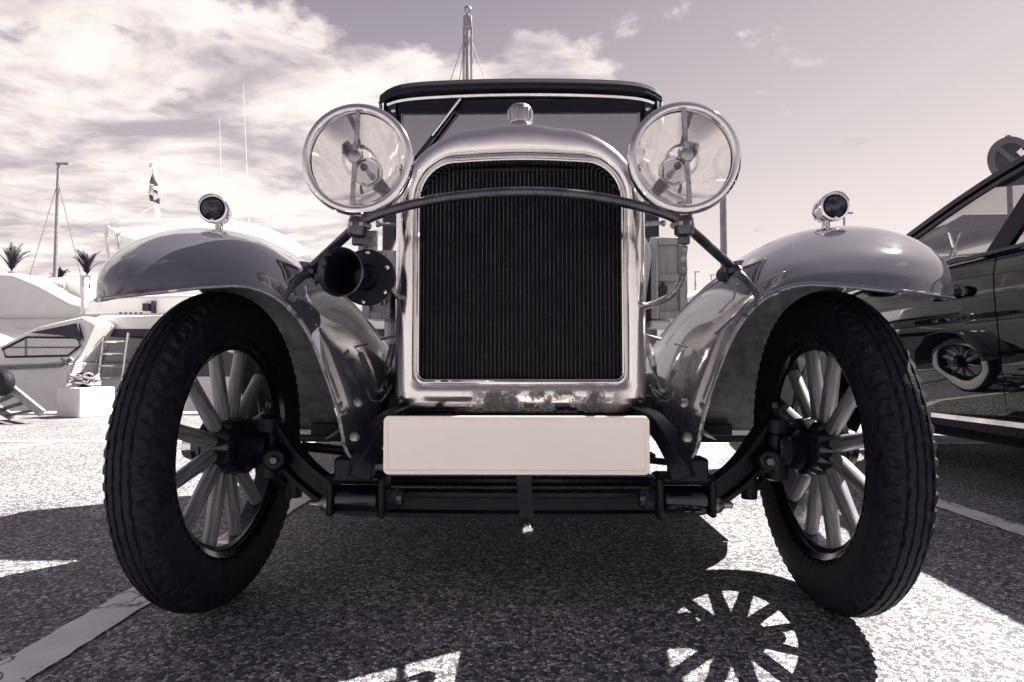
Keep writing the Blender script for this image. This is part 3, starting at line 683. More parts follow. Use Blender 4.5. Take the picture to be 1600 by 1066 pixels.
# ---- hood clamps and wires by the shell
for s in (-1, 1):
    k = MB(); k.tube([(s*.322, .10, .60), (s*.330, .08, .545), (s*.338, .07, .49)], .0085, 10); k.tube([(s*.338, .07, .49), (s*.358, .06, .475), (s*.365, .08, .485)], .005, 8)
    k.tube([(s*.322, .10, .60), (s*.315, .10, .625), (s*.355, .11, .615)], .004, 8)
    k.tube(cr([(s*.318, .07, .50), (s*.328, .05, .475), (s*.342, .05, .462), (s*.352, .07, .47), (s*.335, .10, .49)], 24), .003, 6)
    k.build('hood_clamp', 'steel_dull', car)
    t = MB(); t.tube([(s*.32, .30, .95), (s*.40, .27, .95)], .006, 8); t.lathe([(.010, 0), (.010, .008)], (s*.40, .27, .95), (s, 0, 0), 10); t.build('hood_catch', 'steel_dull', car)

# ---- frame, crossmember, number plate
cm = MB(); cm.box((0, .03, .405), (.60, .02, .06)); cmo = cm.build('front_crossmember', 'black_iron', car, bevel=.004)
for x in (-.235, -.165, -.09, .09, .165, .235):
    hh = MB(); hh.lathe([(.021, 0), (.021, .004), (.017, .004), (.016, .001)], (x, .019, .398), (0, -1, 0), 20); hh.build('dark_hole_disc', 'core_dark', cmo)  # dark disc in place of a shaded hole, the bar stays solid
for x in (-.03, .03):
    bo = MB(); bo.lathe([(.008, 0), (.008, .006), (.004, .008)], (x, .019, .415), (0, -1, 0), 6)
    bo.build('crossmember_bolt', 'steel_dull', cmo)
for s in (-1, 1):
    p = cr([(s*.27, .30, .43), (s*.28, .0, .432), (s*.290, -.13, .422), (s*.308, -.20, .375), (s*.322, -.215, .325)], 20)
    d = MB(); d.sweep(p, [(-.016, -.020), (.016, -.020), (.016, .020), (-.016, .020)]); do = d.build('frame_horn', 'black_iron', car, bevel=.003)
    d = MB(); d.box((s*.30, 1.0, .43), (.045, 1.9, .09)); d.build('frame_rail', 'black_iron', car, bevel=.004)
    # apron foot bracket
    d = MB(); d.box((s*.345, -.155, .335), (.075, .05, .05)); d.build('apron_bracket', 'black_iron', car, bevel=.006)
    # spring eye: yoke, bush, castle nut, grease nipple
    c = Vector((s*.352, -.105, .262))
    y = MB(); y.box((c.x-s*.058, c.y, c.z+.008), (.014, .075, .088)); y.box((c.x+s*.052, c.y, c.z+.008), (.014, .07, .082)); y.box((c.x, c.y+.006, c.z+.046), (.12, .07, .016)); yo = y.build('spring_shackle', 'black_iron', car, bevel=.006)
    q = MB(); q.lathe([(.026, -.046), (.029, -.04), (.029, .04), (.026, .046)], c, (1, 0, 0), 28); q.build('bush', 'black_gloss', yo)
    q = MB(); q.lathe([(.024, .066), (.024, .086), (.020, .088)], c, (-s, 0, 0), 6); q.lathe([(.019, .086), (.019, .098), (.010, .100)], c, (-s, 0, 0), 14); q.build('castle_nut', 'bar_steel', yo, smooth=False)
    q = MB(); q.lathe([(.020, .058), (.016, .072), (.008, .08), (.006, .092), (.008, .096), (.003, .10)], c+Vector((0, -.01, -.01)), (s, 0, 0), 14); q.build('grease_nipple', 'steel_dull', yo)
a, c = at(599, 650, -.235), at(1016, 743, -.235)
px0, px1, pz0, pz1 = a.x, c.x, c.z, a.z
def rrect(x0, x1, z0, z1, r, n=6):
    pts = []
    for cx, cz, a0 in ((x1-r, z0+r, -90), (x1-r, z1-r, 0), (x0+r, z1-r, 90), (x0+r, z0+r, 180)):
        for k in range(n+1):
            an = R(a0+90*k/n); pts.append((cx+r*math.cos(an), cz+r*math.sin(an)))
    return pts
rr = [rrect(px0+d, px1-d, pz0+d, pz1-d, max(.002, .011-d)) for d in (0, .0005, .002, .0075, .009, .0095)]
ys = [-.231, -.2345, -.2355, -.2355, -.2345, -.2325]
pm = MB(); pm.grid([[(x, y, z) for x, z in l] for l, y in zip(rr, ys)], closev=True)
pm.f.append(tuple(range(5*len(rr[0]), 6*len(rr[0])))); pm.f.append(tuple(range(len(rr[0])))[::-1])
npl = pm.build('number_plate', 'plate_white', car, angle=30)
s_ = MB(); a, c = at(809, 742, -.215), at(823, 820, -.215); s_.sweep([(a.x+.010, -.215, a.z+.02), (c.x, -.215, c.z+.01), (c.x, -.212, c.z-.004)], [(-.003, -.0145), (.003, -.0145), (.003, .0145), (-.003, .0145)], up=Vector((1, 0, 0))); so_ = s_.build('plate_strap', 'black_iron', car, bevel=.001)
s_ = MB(); s_.lathe([(.006, -.02), (.010, -.012), (.0125, 0), (.0125, .012), (.010, .018), (.004, .021)], (c.x, -.225, c.z-.002), (.1, -1, -.15), 18); s_.build('strap_bolt', 'chrome', so_)
for x in (-.2, .2):
    s_ = MB(); s_.box((x, -.103, .400), (.02, .248, .006)); s_.build('plate_arm', 'black_iron', car, bevel=.001)
en = MB(); en.lathe([(.05, -.0), (.075, .05), (.085, .2), (.10, .6), (.09, .9)], (.02, .1, .34), (0, 1, 0), 24); en.build('engine_sump', 'black_iron', car)

# ---- axle, knuckles, steering
ap = cr([(-.580, 0, .395), (-.553, -.005, .360), (-.520, -.01, .318), (-.478, -.012, .280), (-.43, -.012, .250), (-.36, -.012, .234), (0, -.012, .230), (.36, -.012, .234), (.43, -.012, .250), (.478, -.012, .280), (.520, -.01, .318), (.553, -.005, .360), (.580, 0, .395)], 97)
I = [(a*.85, b*.84) for a, b in [(-.026, -.034), (.026, -.034), (.026, -.022), (.008, -.016), (.008, .016), (.026, .022), (.026, .034), (-.026, .034), (-.026, .022), (-.008, .016), (-.008, -.016), (-.026, -.022)]]
ax_ = MB(); ax_.sweep(ap, I, up=Vector((0, 0, 1)))
ax_.v = ax_.v
axo = ax_.build('front_axle', 'black_iron', car, bevel=.003)
lsp = MB()
for k in range(5):
    w = .36-.05*k
    lsp.sweep([(x*w/.36, .0, .315+k*.012-.18*(x*w/.36)**2+.03) for x in [-.36+.09*j for j in range(9)]], [(-.022, -.005), (.022, -.005), (.022, .005), (-.022, .005)])
lsp.build('leaf_spring', 'black_iron', car, bevel=.001)
for s in (-1, 1):
    k = MB()
    k.lathe([(.017, .285), (.027, .290), (.029, .33), (.025, .34), (.025, .39), (.029, .395), (.029, .425), (.019, .435)], (s*.588, -.01, 0), (0, 0, 1), 24)
    k.lathe([(.012, .435), (.012, .440), (.015, .442), (.015, .450)], (s*.588, -.01, 0), (0, 0, 1), 6)
    k.lathe([(.046, 0), (.05, .02), (.044, .06), (.034, .08)], (s*.585, 0, .36), (s, 0, 0), 24)
    ko = k.build('steering_knuckle', 'black_iron', car)
    k = MB(); k.lathe([(.028, 0), (.029, .015), (.025, .03), (.020, .034)], (s*.565, -.02, .335), (-s*.25, -1, 0), 24); k.build('knuckle_boss', 'black_iron', ko)
    k = MB(); k.lathe([(.012, .033), (.012, .042), (.008, .045)], (s*.565, -.02, .335), (-s*.25, -1, 0), 6); k.build('boss_nut', 'bar_steel', ko, smooth=False)
    k = MB(); k.lathe([(.008, .449), (.008, .462), (.005, .464)], (s*.588, -.01, 0), (0, 0, 1), 10); k.build('oil_cup', 'bar_steel', ko)
    k = MB(); k.tube(cr([(s*.585, .02, .29), (s*.56, .04, .262), (s*.50, .07, .258), (s*.46, .08, .262)], 20), .013, 10); k.lathe([(.018, -.03), (.020, 0), (.018, .03)], (s*.545, .04, .262), (0, 0, 1), 14); k.build('steering_arm', 'black_iron', car)
dl = MB(); dl.tube([(-.55, .10, .345), (-.40, .10, .33), (-.34, .10, .325)], .012, 12); dl.lathe([(.018, -.02), (.021, 0), (.018, .02)], (-.375, .10, .327), (1, 0, 0), 12); dl.build('drag_link', 'black_iron', car)
tr_ = MB(); tr_.tube([(-.46, .085, .262), (.46, .085, .262)], .012, 10); tr_.build('tie_rod', 'black_iron', car)

# ---- wheels
def tyre_mesh():
    side = [(-.030, .2545), (-.038, .259), (-.0430, .275), (-.0450, .296), (-.0445, .318), (-.0420, .332)]
    tread = []; nt_ = 52; H = .0400
    for k in range(nt_+1):
        x = -H+2*H*k/nt_; tread.append((x, .3605-.019*abs(x/H)**2.6))
    pr = side+tread+[(-x, r) for x, r in reversed(side)]
    NA = 576; rows = []
    for i in range(NA):
        a = 2*PI*i/NA; row = []
        for (x, r) in pr:
            rr_ = r; ax = abs(x)
            if ax <= H+1e-5:
                z = .0006*(1 if (i//6+(1 if x > 0 else 0)) % 2 else -1)
                if abs(ax-.0075+z) < (.0022 if (i//4+1) % 2 else .0010): rr_ -= .004
                if abs(ax-.0210+z) < (.0030 if (i//4) % 2 else .0012): rr_ -= .005
                if ax > .029:
                    ph = (i/NA*72+(.5 if x > 0 else 0)) % 1
                    cut = .22+.30*(ax-.029)/(H-.029)
                    if ph < cut: rr_ -= .0060*min(1, (ax-.027)/.006)
            elif .0400 < ax and r > .325 and (i/NA*72+(.5 if x > 0 else 0)) % 1 < .5: rr_ -= .002
            row.append((x, rr_*math.sin(a), rr_*math.cos(a)))
        rows.append(row)
    m = MB(); m.grid(rows, closeu=True); return m
def make_wheel():
    w = MB()
    w.lathe([(.224, -.017), (.2245, .017), (.234, .019), (.236, .029), (.248, .036), (.252, .034), (.243, .026), (.243, -.026), (.252, -.034), (.248, -.036), (.236, -.029), (.234, -.019), (.224, -.017)], axis=(1, 0, 0), n=144, cap0=False, cap1=False)
    w.lathe([(.034, -.12), (.05, -.115), (.054, -.06), (.064, -.055), (.068, -.030), (.066, -.022), (.066, .022), (.070, .024), (.070, .032), (.046, .034), (.042, .06), (.036, .064)], axis=(1, 0, 0), n=48)
    wo_ = w.build('wheel', 'black_gloss', car, angle=40)
    t = tyre_mesh().build('tyre', 'rubber', wo_, angle=28)
    ww = MB(); ww.lathe([(.262, .0402), (.275, .0442), (.296, .0462), (.318, .0457), (.326, .0442), (.326, .042), (.296, .043), (.262, .037)], axis=(1, 0, 0), n=96, cap0=False, cap1=False); ww.build('whitewall', 'whitewall', wo_)
    hc_ = MB(); hc_.lathe([(.034, .062), (.034, .078), (.030, .09), (.018, .098), (.0001, .10)], axis=(1, 0, 0), n=32); hc_.build('hub_cap', 'chrome', wo_)
    sp = MB(); n = 14; zz = [.060, .085, .11, .14, .18, .21, .226]; rx = [.0155, .0165, .0165, .016, .0155, .0155, .0155]; ry = [.0150, .0172, .0176, .0168, .0155, .0152, .0155]
    sp.grid([[(a*math.cos(2*PI*k/n), b_*math.sin(2*PI*k/n), z) for k in range(n)] for z, a, b_ in zip(zz, rx, ry)], closev=True)
    s0 = sp.build('spoke', 'spoke_wood', wo_)
    for k in range(12):
        s_ = s0 if k == 0 else s0.copy()
        if k: col.objects.link(s_); s_.parent = wo_
        s_.rotation_euler = (R(15+30*k), 0, 0)
    return wo_
STEER = R(-2.0)
w0 = make_wheel()
def put(w, loc, rz, spin): w.location = loc; w.rotation_mode = 'XYZ'; w.rotation_euler = (spin, 0, rz)
w0.parent = car
put(w0, (.702, 0, .3605), STEER, 0.05)
for loc, rz, spin in (((-.694, 0, .3605), PI+STEER, .02), ((.72, 3.1, .3605), 0, .5), ((-.72, 3.1, .3605), PI, .9)):
    put(copy_tree(w0, car), loc, rz, spin)

# ================================================================== BLACK MODERN CAR
bc = thing('black_car', 'shiny black modern car parked beside the vintage car, front door and window in view', 'car', (0, 0, 0))
BX = 2.87
SEC = [(.70, .20), (.80, .205), (.838, .235), (.856, .30), (.874, .40), (.890, .52), (.898, .62), (.900, .70), (.899, .735), (.903, .76), (.902, .84), (.893, .92), (.874, .98), (.848, 1.005)]
def body_pt(j, y, off=0.0):
    hw, z = SEC[j]
    k = 1.0-.030*((y-.9)/1.3)**2
    if y > 2.2: k -= .12*((y-2.2)/1.35)**2.2
    if y < -.1: k -= .10*((-.1-y)/.9)**2.2
    zz = z
    if y > 1.9 and z > .6: zz = z-(z-.6)/.405*.12*min(1, (y-1.9)/1.6)**1.3
    zz += .03*(1-(y+.9)/4.4)*(z-.2)/.8 if z > .2 else 0
    return Vector((hw*k+off, y, zz))
ysb = [-.98, -.95, -.85, -.7, -.45, -.2, .1, .4, .7, 1.0, 1.3, 1.6, 1.9, 2.2, 2.5, 2.8, 3.1, 3.3, 3.45, 3.52]
m = MB(); rows = []
for y in ysb:
    e = .55 if y in (ysb[0], ysb[-1]) else (.86 if y in (ysb[1], ysb[-2]) else 1)
    l = [body_pt(j, y) for j in range(len(SEC))]
    rows.append([(BX-p.x*(.7+.3*e), y, .55+(p.z-.55)*e-0) for p in l]+[(BX+p.x*(.7+.3*e), y, .55+(p.z-.55)*e) for p in reversed(l)])
m.grid(rows, closev=True); n = len(rows[0]); m.f.append(tuple(range(n))); o_ = (len(rows)-1)*n; m.f.append(tuple(range(o_, o_+n)))
m.build('body', 'car_black', bc, angle=50)
def door_panel(y0, y1, curve, sgn=-1):
    """proud skin over the flank between two seam curves"""
    rows = []; js = [i*.25 for i in range(8, 4*13-1)]
    for k in range(17):
        t = k/16; row = []
        for jj in js:
            j = int(jj); f = jj-j; z = SEC[j][1]+(SEC[min(j+1, 13)][1]-SEC[j][1])*f
            ya = y0+curve*(z-.6)**2*(1 if z > .6 else .6); yb = y1+(.06 if y1 > 2 else curve)*(z-.6)**2
            y = ya+(yb-ya)*t
            p = body_pt(j, y)*(1-f)+body_pt(min(j+1, 13), y)*f
            # scoop towards the sill
            row.append((BX+sgn*(p.x+.006), p.y, p.z))
        rows.append(row)
    mm = MB(); mm.grid(rows); return mm.build('door', 'car_black', bc, angle=60)
for sgn in (-1, 1):
    d1 = door_panel(1.075, 2.20, .22, sgn); d2 = door_panel(.06, 1.068, .22, sgn)
    for d, yy in ((d1, 1.24), (d2, .22)):
        h = MB(); xh = BX+sgn*.905
        h.sweep(cr([(xh-sgn*.004, yy+.20, .865), (xh+sgn*.026, yy+.17, .868), (xh+sgn*.034, yy+.10, .87), (xh+sgn*.030, yy+.02, .872), (xh-sgn*.004, yy-.01, .872)], 20), [(.013*math.cos(2*PI*i/10), .016*math.sin(2*PI*i/10)) for i in range(10)])
        h.lathe([(.024, 0), (.024, .022), (.018, .028)], (xh-sgn*.004, yy-.012, .872), (sgn, 0, 0), 20)
        ho_ = h.build('handle', 'car_black', d)
        h = MB(); h.lathe([(.055, 0), (.05, -.008), (.02, -.014)], (xh-sgn*.001, yy+.09, .862), (sgn, 0, 0), 24); h.build('handle_recess', 'car_trim', d)
    tr = MB(); tr.sweep([(BX+sgn*(body_pt(3, y).x+.010), y, body_pt(3, y).z+.005) for y in [.0, .5, 1., 1.5, 2., 2.3]], [(-.006, -.012), (.006, -.012), (.006, .012), (-.006, .012)]); tr.build('sill_trim', 'stainless', bc, bevel=.002)
    tr = MB(); tr.sweep([(BX+sgn*(body_pt(7, y).x+.014), y, body_pt(7, y).z-.215) for y in [.10, .4, .8, 1.05]], [(-.004, -.010), (.004, -.010), (.004, .010), (-.004, .010)]); tr.build('door_moulding', 'car_black', bc, bevel=.002)
# greenhouse
GC = [(2.52, .985), (2.27, 1.075), (2.03, 1.165), (1.79, 1.262), (1.50, 1.365), (1.20, 1.440), (.85, 1.482), (.45, 1.490), (.05, 1.468), (-.35, 1.395), (-.65, 1.26), (-.86, 1.06)]
def ghw(z): return .852-(z-1.0)*.43
gc = cr([(0, y, z) for y, z in GC], 60)
for sgn in (-1, 1):
    r_ = MB(); r_.sweep([(BX+sgn*ghw(p.z), p.y, p.z) for p in gc], [(-.028, -.022), (.012, -.026), (.028, -.010), (.024, .016), (0, .026), (-.028, .018)]); r_.build('cant_rail', 'car_black', bc, angle=50)
    r_ = MB(); r_.sweep([(BX+sgn*(ghw(p.z-.035)+.012), p.y-.012, p.z-.040) for p in gc[1:-1]], [(-.008, -.008), (.008, -.008), (.008, .008), (-.008, .008)]); r_.build('window_seal', 'car_trim', bc)
    r_ = MB(); r_.sweep([(BX+sgn*.868, y, body_pt(13, y).z+.004) for y in (-.7, 0, .6, 1.2, 1.8, 2.3)], [(-.010, -.006), (.010, -.006), (.010, .008), (-.010, .008)]); r_.build('belt_moulding', 'car_trim', bc)
    # glass: two panes split by the B pillar
    for y0, y1 in ((1.20, 2.42), (.1, 1.08), (-.72, .02)):
        top = [p for p in gc if min(y0, y1)-.12 <= p.y <= max(y0, y1)]
        rows = []
        for p in top:
            zb = 1.015+.02*(1-(p.y+.9)/4.4); zt = max(zb+.004, p.z-.02)
            sh = -.12*(p.z-1.0)/.4 if y0 == 1.20 and p is top[-1] else 0
            rows.append([(BX+sgn*(ghw(zb+(zt-zb)*t)-.004), p.y, zb+(zt-zb)*t) for t in (0, .5, 1)])
        if len(rows) > 1:
            w_ = MB(); w_.grid(rows); w_.build('side_window', 'car_glass', bc, angle=60)
    b_ = MB(); b_.sweep([(BX+sgn*(ghw(z)+.004), 1.16-.16*(z-1.0)/.45, z) for z in (1.0, 1.15, 1.3, 1.44)], [(-.02, -.055), (.006, -.055), (.006, .055), (-.02, .055)], up=Vector((0, 1, 0))); b_.build('centre_pillar', 'car_black', bc, bevel=.004)
    b_ = MB(); b_.sweep([(BX+sgn*(ghw(z)), .06-.16*(z-1.0)/.45, z) for z in (1.0, 1.15, 1.3, 1.46)], [(-.02, -.05), (.006, -.05), (.006, .05), (-.02, .05)], up=Vector((0, 1, 0))); b_.build('rear_pillar', 'car_black', bc, bevel=.004)
    mr = MB(); mr.lathe([(.001, -.11), (.05, -.09), (.075, -.03), (.078, .03), (.07, .07), (.065, .072)], (BX+sgn*1.02, 2.16, 1.07), (0, -1, 0), 20); mr.box((BX+sgn*.92, 2.2, 1.03), (.14, .04, .03)); mr.build('door_mirror', 'car_black', bc)
rf = MB(); rf.grid([[(BX+ghw(p.z)*t*.99, p.y, p.z+.012+.035*(1-t*t)) for t in [-1+.2*k for k in range(11)]] for p in gc if -.4 < p.y < 1.45]); rf.build('roof', 'car_black', bc, solid=.02, m2='car_trim')
for nm, lo, hi in (('front_windscreen', 1.4, 2.6), ('rear_window', -.9, -.35)):
    w_ = MB(); w_.grid([[(BX+ghw(p.z)*t*.97, p.y+(.06 if lo > 0 else -.05)*(1-t*t), p.z+.008+.02*(1-t*t)) for t in [-1+.2*k for k in range(11)]] for p in gc if lo < p.y < hi]); w_.build(nm, 'car_glass', bc, angle=60)
wp = MB(); wp.tube([(BX-.45, 2.38, 1.09), (BX-.55, 2.06, 1.215)], .008, 6); wp.build('wiper', 'car_trim', bc)
for x in (-.38, .38):
    s_ = MB(); s_.box((BX+x, 1.25, .80), (.5, .14, .62), (R(-14), 0, 0)); s_.box((BX+x, 1.50, .62), (.5, .5, .16)); s_.box((BX+x, 1.14, 1.20), (.24, .09, .18)); s_.build('front_seat', 'interior', bc, bevel=.04, segs=3)
s_ = MB(); s_.box((BX, .25, .82), (1.3, .16, .6), (R(-16), 0, 0)); s_.build('rear_bench', 'interior', bc, bevel=.05, segs=3)
s_ = MB(); s_.tube([(BX-.38+.18*math.cos(2*PI*k/24), 1.92+.05*math.sin(2*PI*k/24), .98+.17*math.sin(2*PI*k/24)) for k in range(24)], .014, 8, closed=True); s_.build('steering_wheel', 'interior', bc)
for y in (2.72, .02):
    for sgn in (-1, 1):
        w_ = MB(); w_.lathe([(.20, -.10), (.30, -.10), (.322, -.08), (.326, 0), (.322, .08), (.30, .10), (.21, .10)], (BX+sgn*.79, y, .326), (sgn, 0, 0), 48); wo2 = w_.build('wheel', 'rubber', bc)
        r_ = MB(); r_.lathe([(.21, .095), (.20, .06), (.06, .075), (.05, .09), (.0001, .092)], (BX+sgn*.79, y, .326), (sgn, 0, 0), 40, cap0=False); r_.build('wheel_trim', 'stainless', wo2)
        a_ = MB(); a_.lathe([(.36, -.02), (.375, .0), (.375, .012), (.35, .013)], (BX+sgn*.885, y, .335), (sgn, 0, 0), 48); a_.build('wheel_arch', 'car_trim', bc)

# ---- round no-parking sign behind the black car
sp_ = at(1576, 252, 6.2); sg = thing('road_sign', 'round grey road sign on a post showing above the black car roof', 'sign', (sp_.x, 6.2, 0))
d_ = MB(); d_.lathe([(.30, -.006), (.302, 0), (.302, .004), (.298, .006)], (0, -.04, sp_.z), (0, -1, 0), 64); do_ = d_.build('sign_disc', 'sign_dark', sg)
d_ = MB(); d_.lathe([(.302, .005), (.302, .011), (.215, .011), (.215, .005)], (0, -.04, sp_.z), (0, -1, 0), 64, cap0=False, cap1=False); d_.build('sign_ring', 'sign_grey', do_, smooth=False)
d_ = MB(); d_.box((0, -.0495, sp_.z), (.44, .005, .07), (0, R(42), 0)); d_.build('sign_bar', 'sign_grey', do_)
d_ = MB(); d_.prism([(.06, sp_.z+.10), (.13, sp_.z+.16), (.13, sp_.z+.125), (.24, sp_.z+.125), (.24, sp_.z+.06), (.13, sp_.z+.06), (.13, sp_.z+.03)], 1, -.052, -.049); d_.build('sign_arrow', 'plate_white', do_, smooth=False)
d_ = MB(); d_.lathe([(.03, 0), (.03, sp_.z+.33)], (0, 0, 0), (0, 0, 1), 16); d_.build('post', 'post_galv', sg)
for z in (-.12, .12):
    d_ = MB(); d_.box((0, -.02, sp_.z+z), (.10, .03, .03)); d_.build('clamp', 'post_galv', sg, bevel=.003)

# ---- lamp post behind the image-right headlamp
pp = at(1131, 400, 7.6-1.4+.6); lp = thing('lamp_post', 'tall grey lamp post rising behind the right headlamp', 'lamp post', (pp.x, 4.9, 0))
top = at(1131, 250, 4.9).z; pp = at(1131, 400, 4.9); lp.location = (pp.x, 4.9, 0)
q = MB(); q.lathe([(.075, 0), (.075, .12), (.037, .16), (.034, top)], n=20); q.build('pole', 'post_galv', lp)
q = MB(); q.lathe([(.05, top-.02), (.09, top+.03), (.09, top+.12), (.02, top+.17)], n=20); q.build('lantern', 'post_galv', lp)

# ================================================================== BOATS
WL = -1.0
def px_poly(pts, Y): return [at(x, y, Y) for x, y in pts]
def prism_px(pts, Y0, Y1, name, mt, parent, bevel=.0, segs=2, off=None):
    """outline read at depth Y0, given real thickness back to Y1"""
    p = px_poly(pts, Y0); o = off or Vector((0, 0, 0))
    m = MB(); m.prism([(q.x-o.x, q.z-o.z) for q in p], 1, Y0-o.y, Y1-o.y)
    return m.build(name, mt, parent, bevel=bevel, segs=segs, angle=40)
def hull_mesh(L_, B, H, n=16, flare=.12):
    """hull along +y, stern at 0, bow at L, keel at 0, sheer at H"""
    rows = []
    for k in range(n+1):
        t = k/n; w = B/2*(1-max(0, (t-.35)/.65)**2.2); sh = H*(1+.22*t*t)
        w = max(w, .01)
        rows.append([(-w, t*L_, sh), (-w*(1-flare*.3), t*L_, sh*.6), (-w*(1-flare-.2*t), t*L_, .15*H), (-w*.35, t*L_, 0), (w*.35, t*L_, 0), (w*(1-flare-.2*t), t*L_, .15*H), (w*(1-flare*.3), t*L_, sh*.6), (w, t*L_, sh)])
    m = MB(); m.grid(rows, closev=True); m.f.append(tuple(range(8))[::-1]); m.f.append(tuple(range(n*8, n*8+8))); return m

# yacht moored stern-on behind the image-left wheel
YY = 8.6
yo_ = Vector((at(355, 600, YY).x, YY, WL))
ya = thing('flybridge_yacht', 'white flybridge motor yacht with hardtop and stern ladder moored behind the left wheel', 'yacht', yo_)
hm = hull_mesh(12, 5.0, 1.35); hm.build('hull', 'gelcoat', ya, angle=40)
def yb(x0, x1, y0, y1, Yf, Yb, name, mt, bevel=.04, parent=None, segs=3):
    a, c = at(x0, y0, Yf), at(x1, y1, Yf); m = MB()
    m.box(((a.x+c.x)/2-yo_.x, (Yf+Yb)/2-yo_.y, (a.z+c.z)/2-yo_.z), (abs(c.x-a.x), Yb-Yf, abs(a.z-c.z))); return m.build(name, mt, parent or ya, bevel=bevel, segs=segs)
cab = prism_px([(132, 522), (620, 522), (640, 640), (96, 655), (112, 590)], YY+.9, YY+6, 'cabin', 'gelcoat_grey', ya, .08, 3, yo_)
yb(176, 232, 517, 574, YY+.86, YY+.95, 'cabin_door', 'dark_glass', .06, cab)
yb(300, 420, 530, 600, YY+.86, YY+.95, 'cabin_window', 'dark_glass', .06, cab)
fd = prism_px([(46, 521), (130, 497), (300, 490), (640, 490), (660, 512), (640, 523), (300, 521), (130, 520)], YY-.1, YY+6, 'flybridge_deck', 'gelcoat', ya, .03, 3, yo_)
ud = prism_px([(60, 521), (130, 514), (640, 514), (640, 526), (150, 526)], YY-.13, YY+5.9, 'under_deck_shade', 'car_trim', fd, .01, 2, yo_)  # dark slab, stands in for the shade under the deck overhang
fc = prism_px([(128, 492), (136, 470), (160, 462), (600, 455), (625, 492)], YY+.5, YY+5, 'flybridge_coaming', 'gelcoat', ya, .06, 3, yo_)
yb(222, 232, 474, 486, YY+.42, YY+.5, 'stern_light', 'car_trim', .01, fc); yb(236, 240, 470, 489, YY+.42, YY+.5, 'speaker', 'car_trim', .004, fc)
for i in range(5): yb(186+i*8, 189+i*8, 488, 490.5, YY-.12, YY-.09, 'vent_slot', 'car_trim', 0, fd)
hy = YY+1.6
ht = MB(); A, B_ = at(148, 352, hy), at(410, 352, hy); hw = (B_.x-A.x)/2; cx = (A.x+B_.x)/2-yo_.x; zc = at(300, 352, hy).z-yo_.z
rows = []
for s_, dz in ((.80, -.12), (.93, -.08), (.985, -.05), (1.0, 0), (.985, .04), (.90, .07), (.6, .10), (.2, .12)):
    row = []
    for k in range(48):
        a = 2*PI*k/48; c_, n_ = math.cos(a), math.sin(a)
        row.append((cx+hw*s_*math.copysign(abs(c_)**.55, c_), hy-yo_.y+1.5+1.9*s_*math.copysign(abs(n_)**.6, n_), zc+dz))
    rows.append(row)
ht.grid(rows, closev=True); ht.f.append(tuple(range(48))[::-1]); ht.f.append(tuple(range(7*48, 8*48))); hto = ht.build('hardtop', 'gelcoat', ya, angle=50)
for (xa, ya_, xb, yb_) in ((165, 360, 178, 415), (182, 360, 196, 412), (372, 362, 366, 412), (390, 362, 386, 415)):
    a, c = at(xa, ya_, hy+.6), at(xb, yb_+60, hy+.9); m = MB(); m.tube([a-yo_, c-yo_], .035, 10); m.build('hardtop_strut', 'stainless', ya)
fm = MB(); a, c = at(240, 258, hy+1), at(246, 345, hy+1); fm.tube([a-yo_, c-yo_], .05, 10, scale=[.7, 1.2]); fmo = fm.build('flag_mast', 'gelcoat', ya)
fm = MB(); p = at(238, 260, hy+1)-yo_; fm.lathe([(.05, -.06), (.07, -.04), (.07, .05), (.04, .08)], p, (0, 0, 1), 16); fm.build('mast_light', 'gelcoat_grey', fmo)
a = at(213, 338, hy+.8); c = at(237, 300, hy+1); m = MB(); m.tube([a-yo_, at(245, 318, hy+1)-yo_], .012, 6); m.build('mast_stay', 'gelcoat', fmo)
for k, (pts, mt) in enumerate((([(239, 270), (246, 291), (234.5, 287), (237, 278)], 'flag_cloth'), ([(234.5, 287), (246, 291), (249, 309), (232.5, 304)], 'flag_pale'), ([(232.5, 304), (249, 309), (249.5, 321), (243, 316), (232, 313)], 'flag_cloth'))):
    p = px_poly(pts, hy+.93); m = MB(); nn = len(p); m.add([(q.x-yo_.x, q.y-yo_.y+.05*math.sin(i*1.9), q.z-yo_.z) for i, q in enumerate(p)], [tuple(range(nn))]); m.build('flag_band', mt, fmo, solid=.006)
p = px_poly([(241, 296), (247, 298), (247, 303), (241, 301)], hy+.90); m = MB(); m.add([q-yo_ for q in p], [(0, 1, 2, 3)]); m.build('flag_emblem', 'flag_cloth', fmo, solid=.004)
for (xa, ya_, xb, yb_) in ((343, 185, 347, 350), (380, 130, 390, 360)):
    a, c = at(xa, ya_, hy+2), at(xb, yb_, hy+2); m = MB(); m.tube([a-yo_, a+(c-a)*.6-yo_, c-yo_], .009, 6, scale=[.5, .8, 1.5]); m.build('whip_antenna', 'gelcoat_grey', ya)
# stern ladder
lad = MB(); Yl = YY-.25
for (xa, xb) in ((163, 146), (201, 182)):
    a, c = at(xa, 520, Yl), at(xb, 652, Yl); lad.tube([a-yo_, c-yo_], .022, 8)
lo = lad.build('stern_ladder', 'stainless', ya)
for k in range(6):
    t = k/5; y = 534+t*96; f = (y-520)/132; a, c = at(163-17*f, y, Yl), at(201-19*f, y, Yl); m = MB(); m.tube([a-yo_, c-yo_], .024, 8); m.build('rung', 'stainless', lo)
m = MB(); m.tube([q-yo_ for q in px_poly([(166, 520), (150, 560), (146, 592), (151, 596), (156, 590), (170, 530)], Yl+.1)], .02, 8); m.build('grab_rail', 'stainless', ya)
m = MB(); m.tube([q-yo_ for q in px_poly([(128, 430), (129, 492)], YY+.4)], .03, 8); m.tube([q-yo_ for q in px_poly([(129, 450), (140, 450), (140, 432), (128, 432)], YY+.4)], .02, 8); m.build('deck_rail', 'stainless', ya)

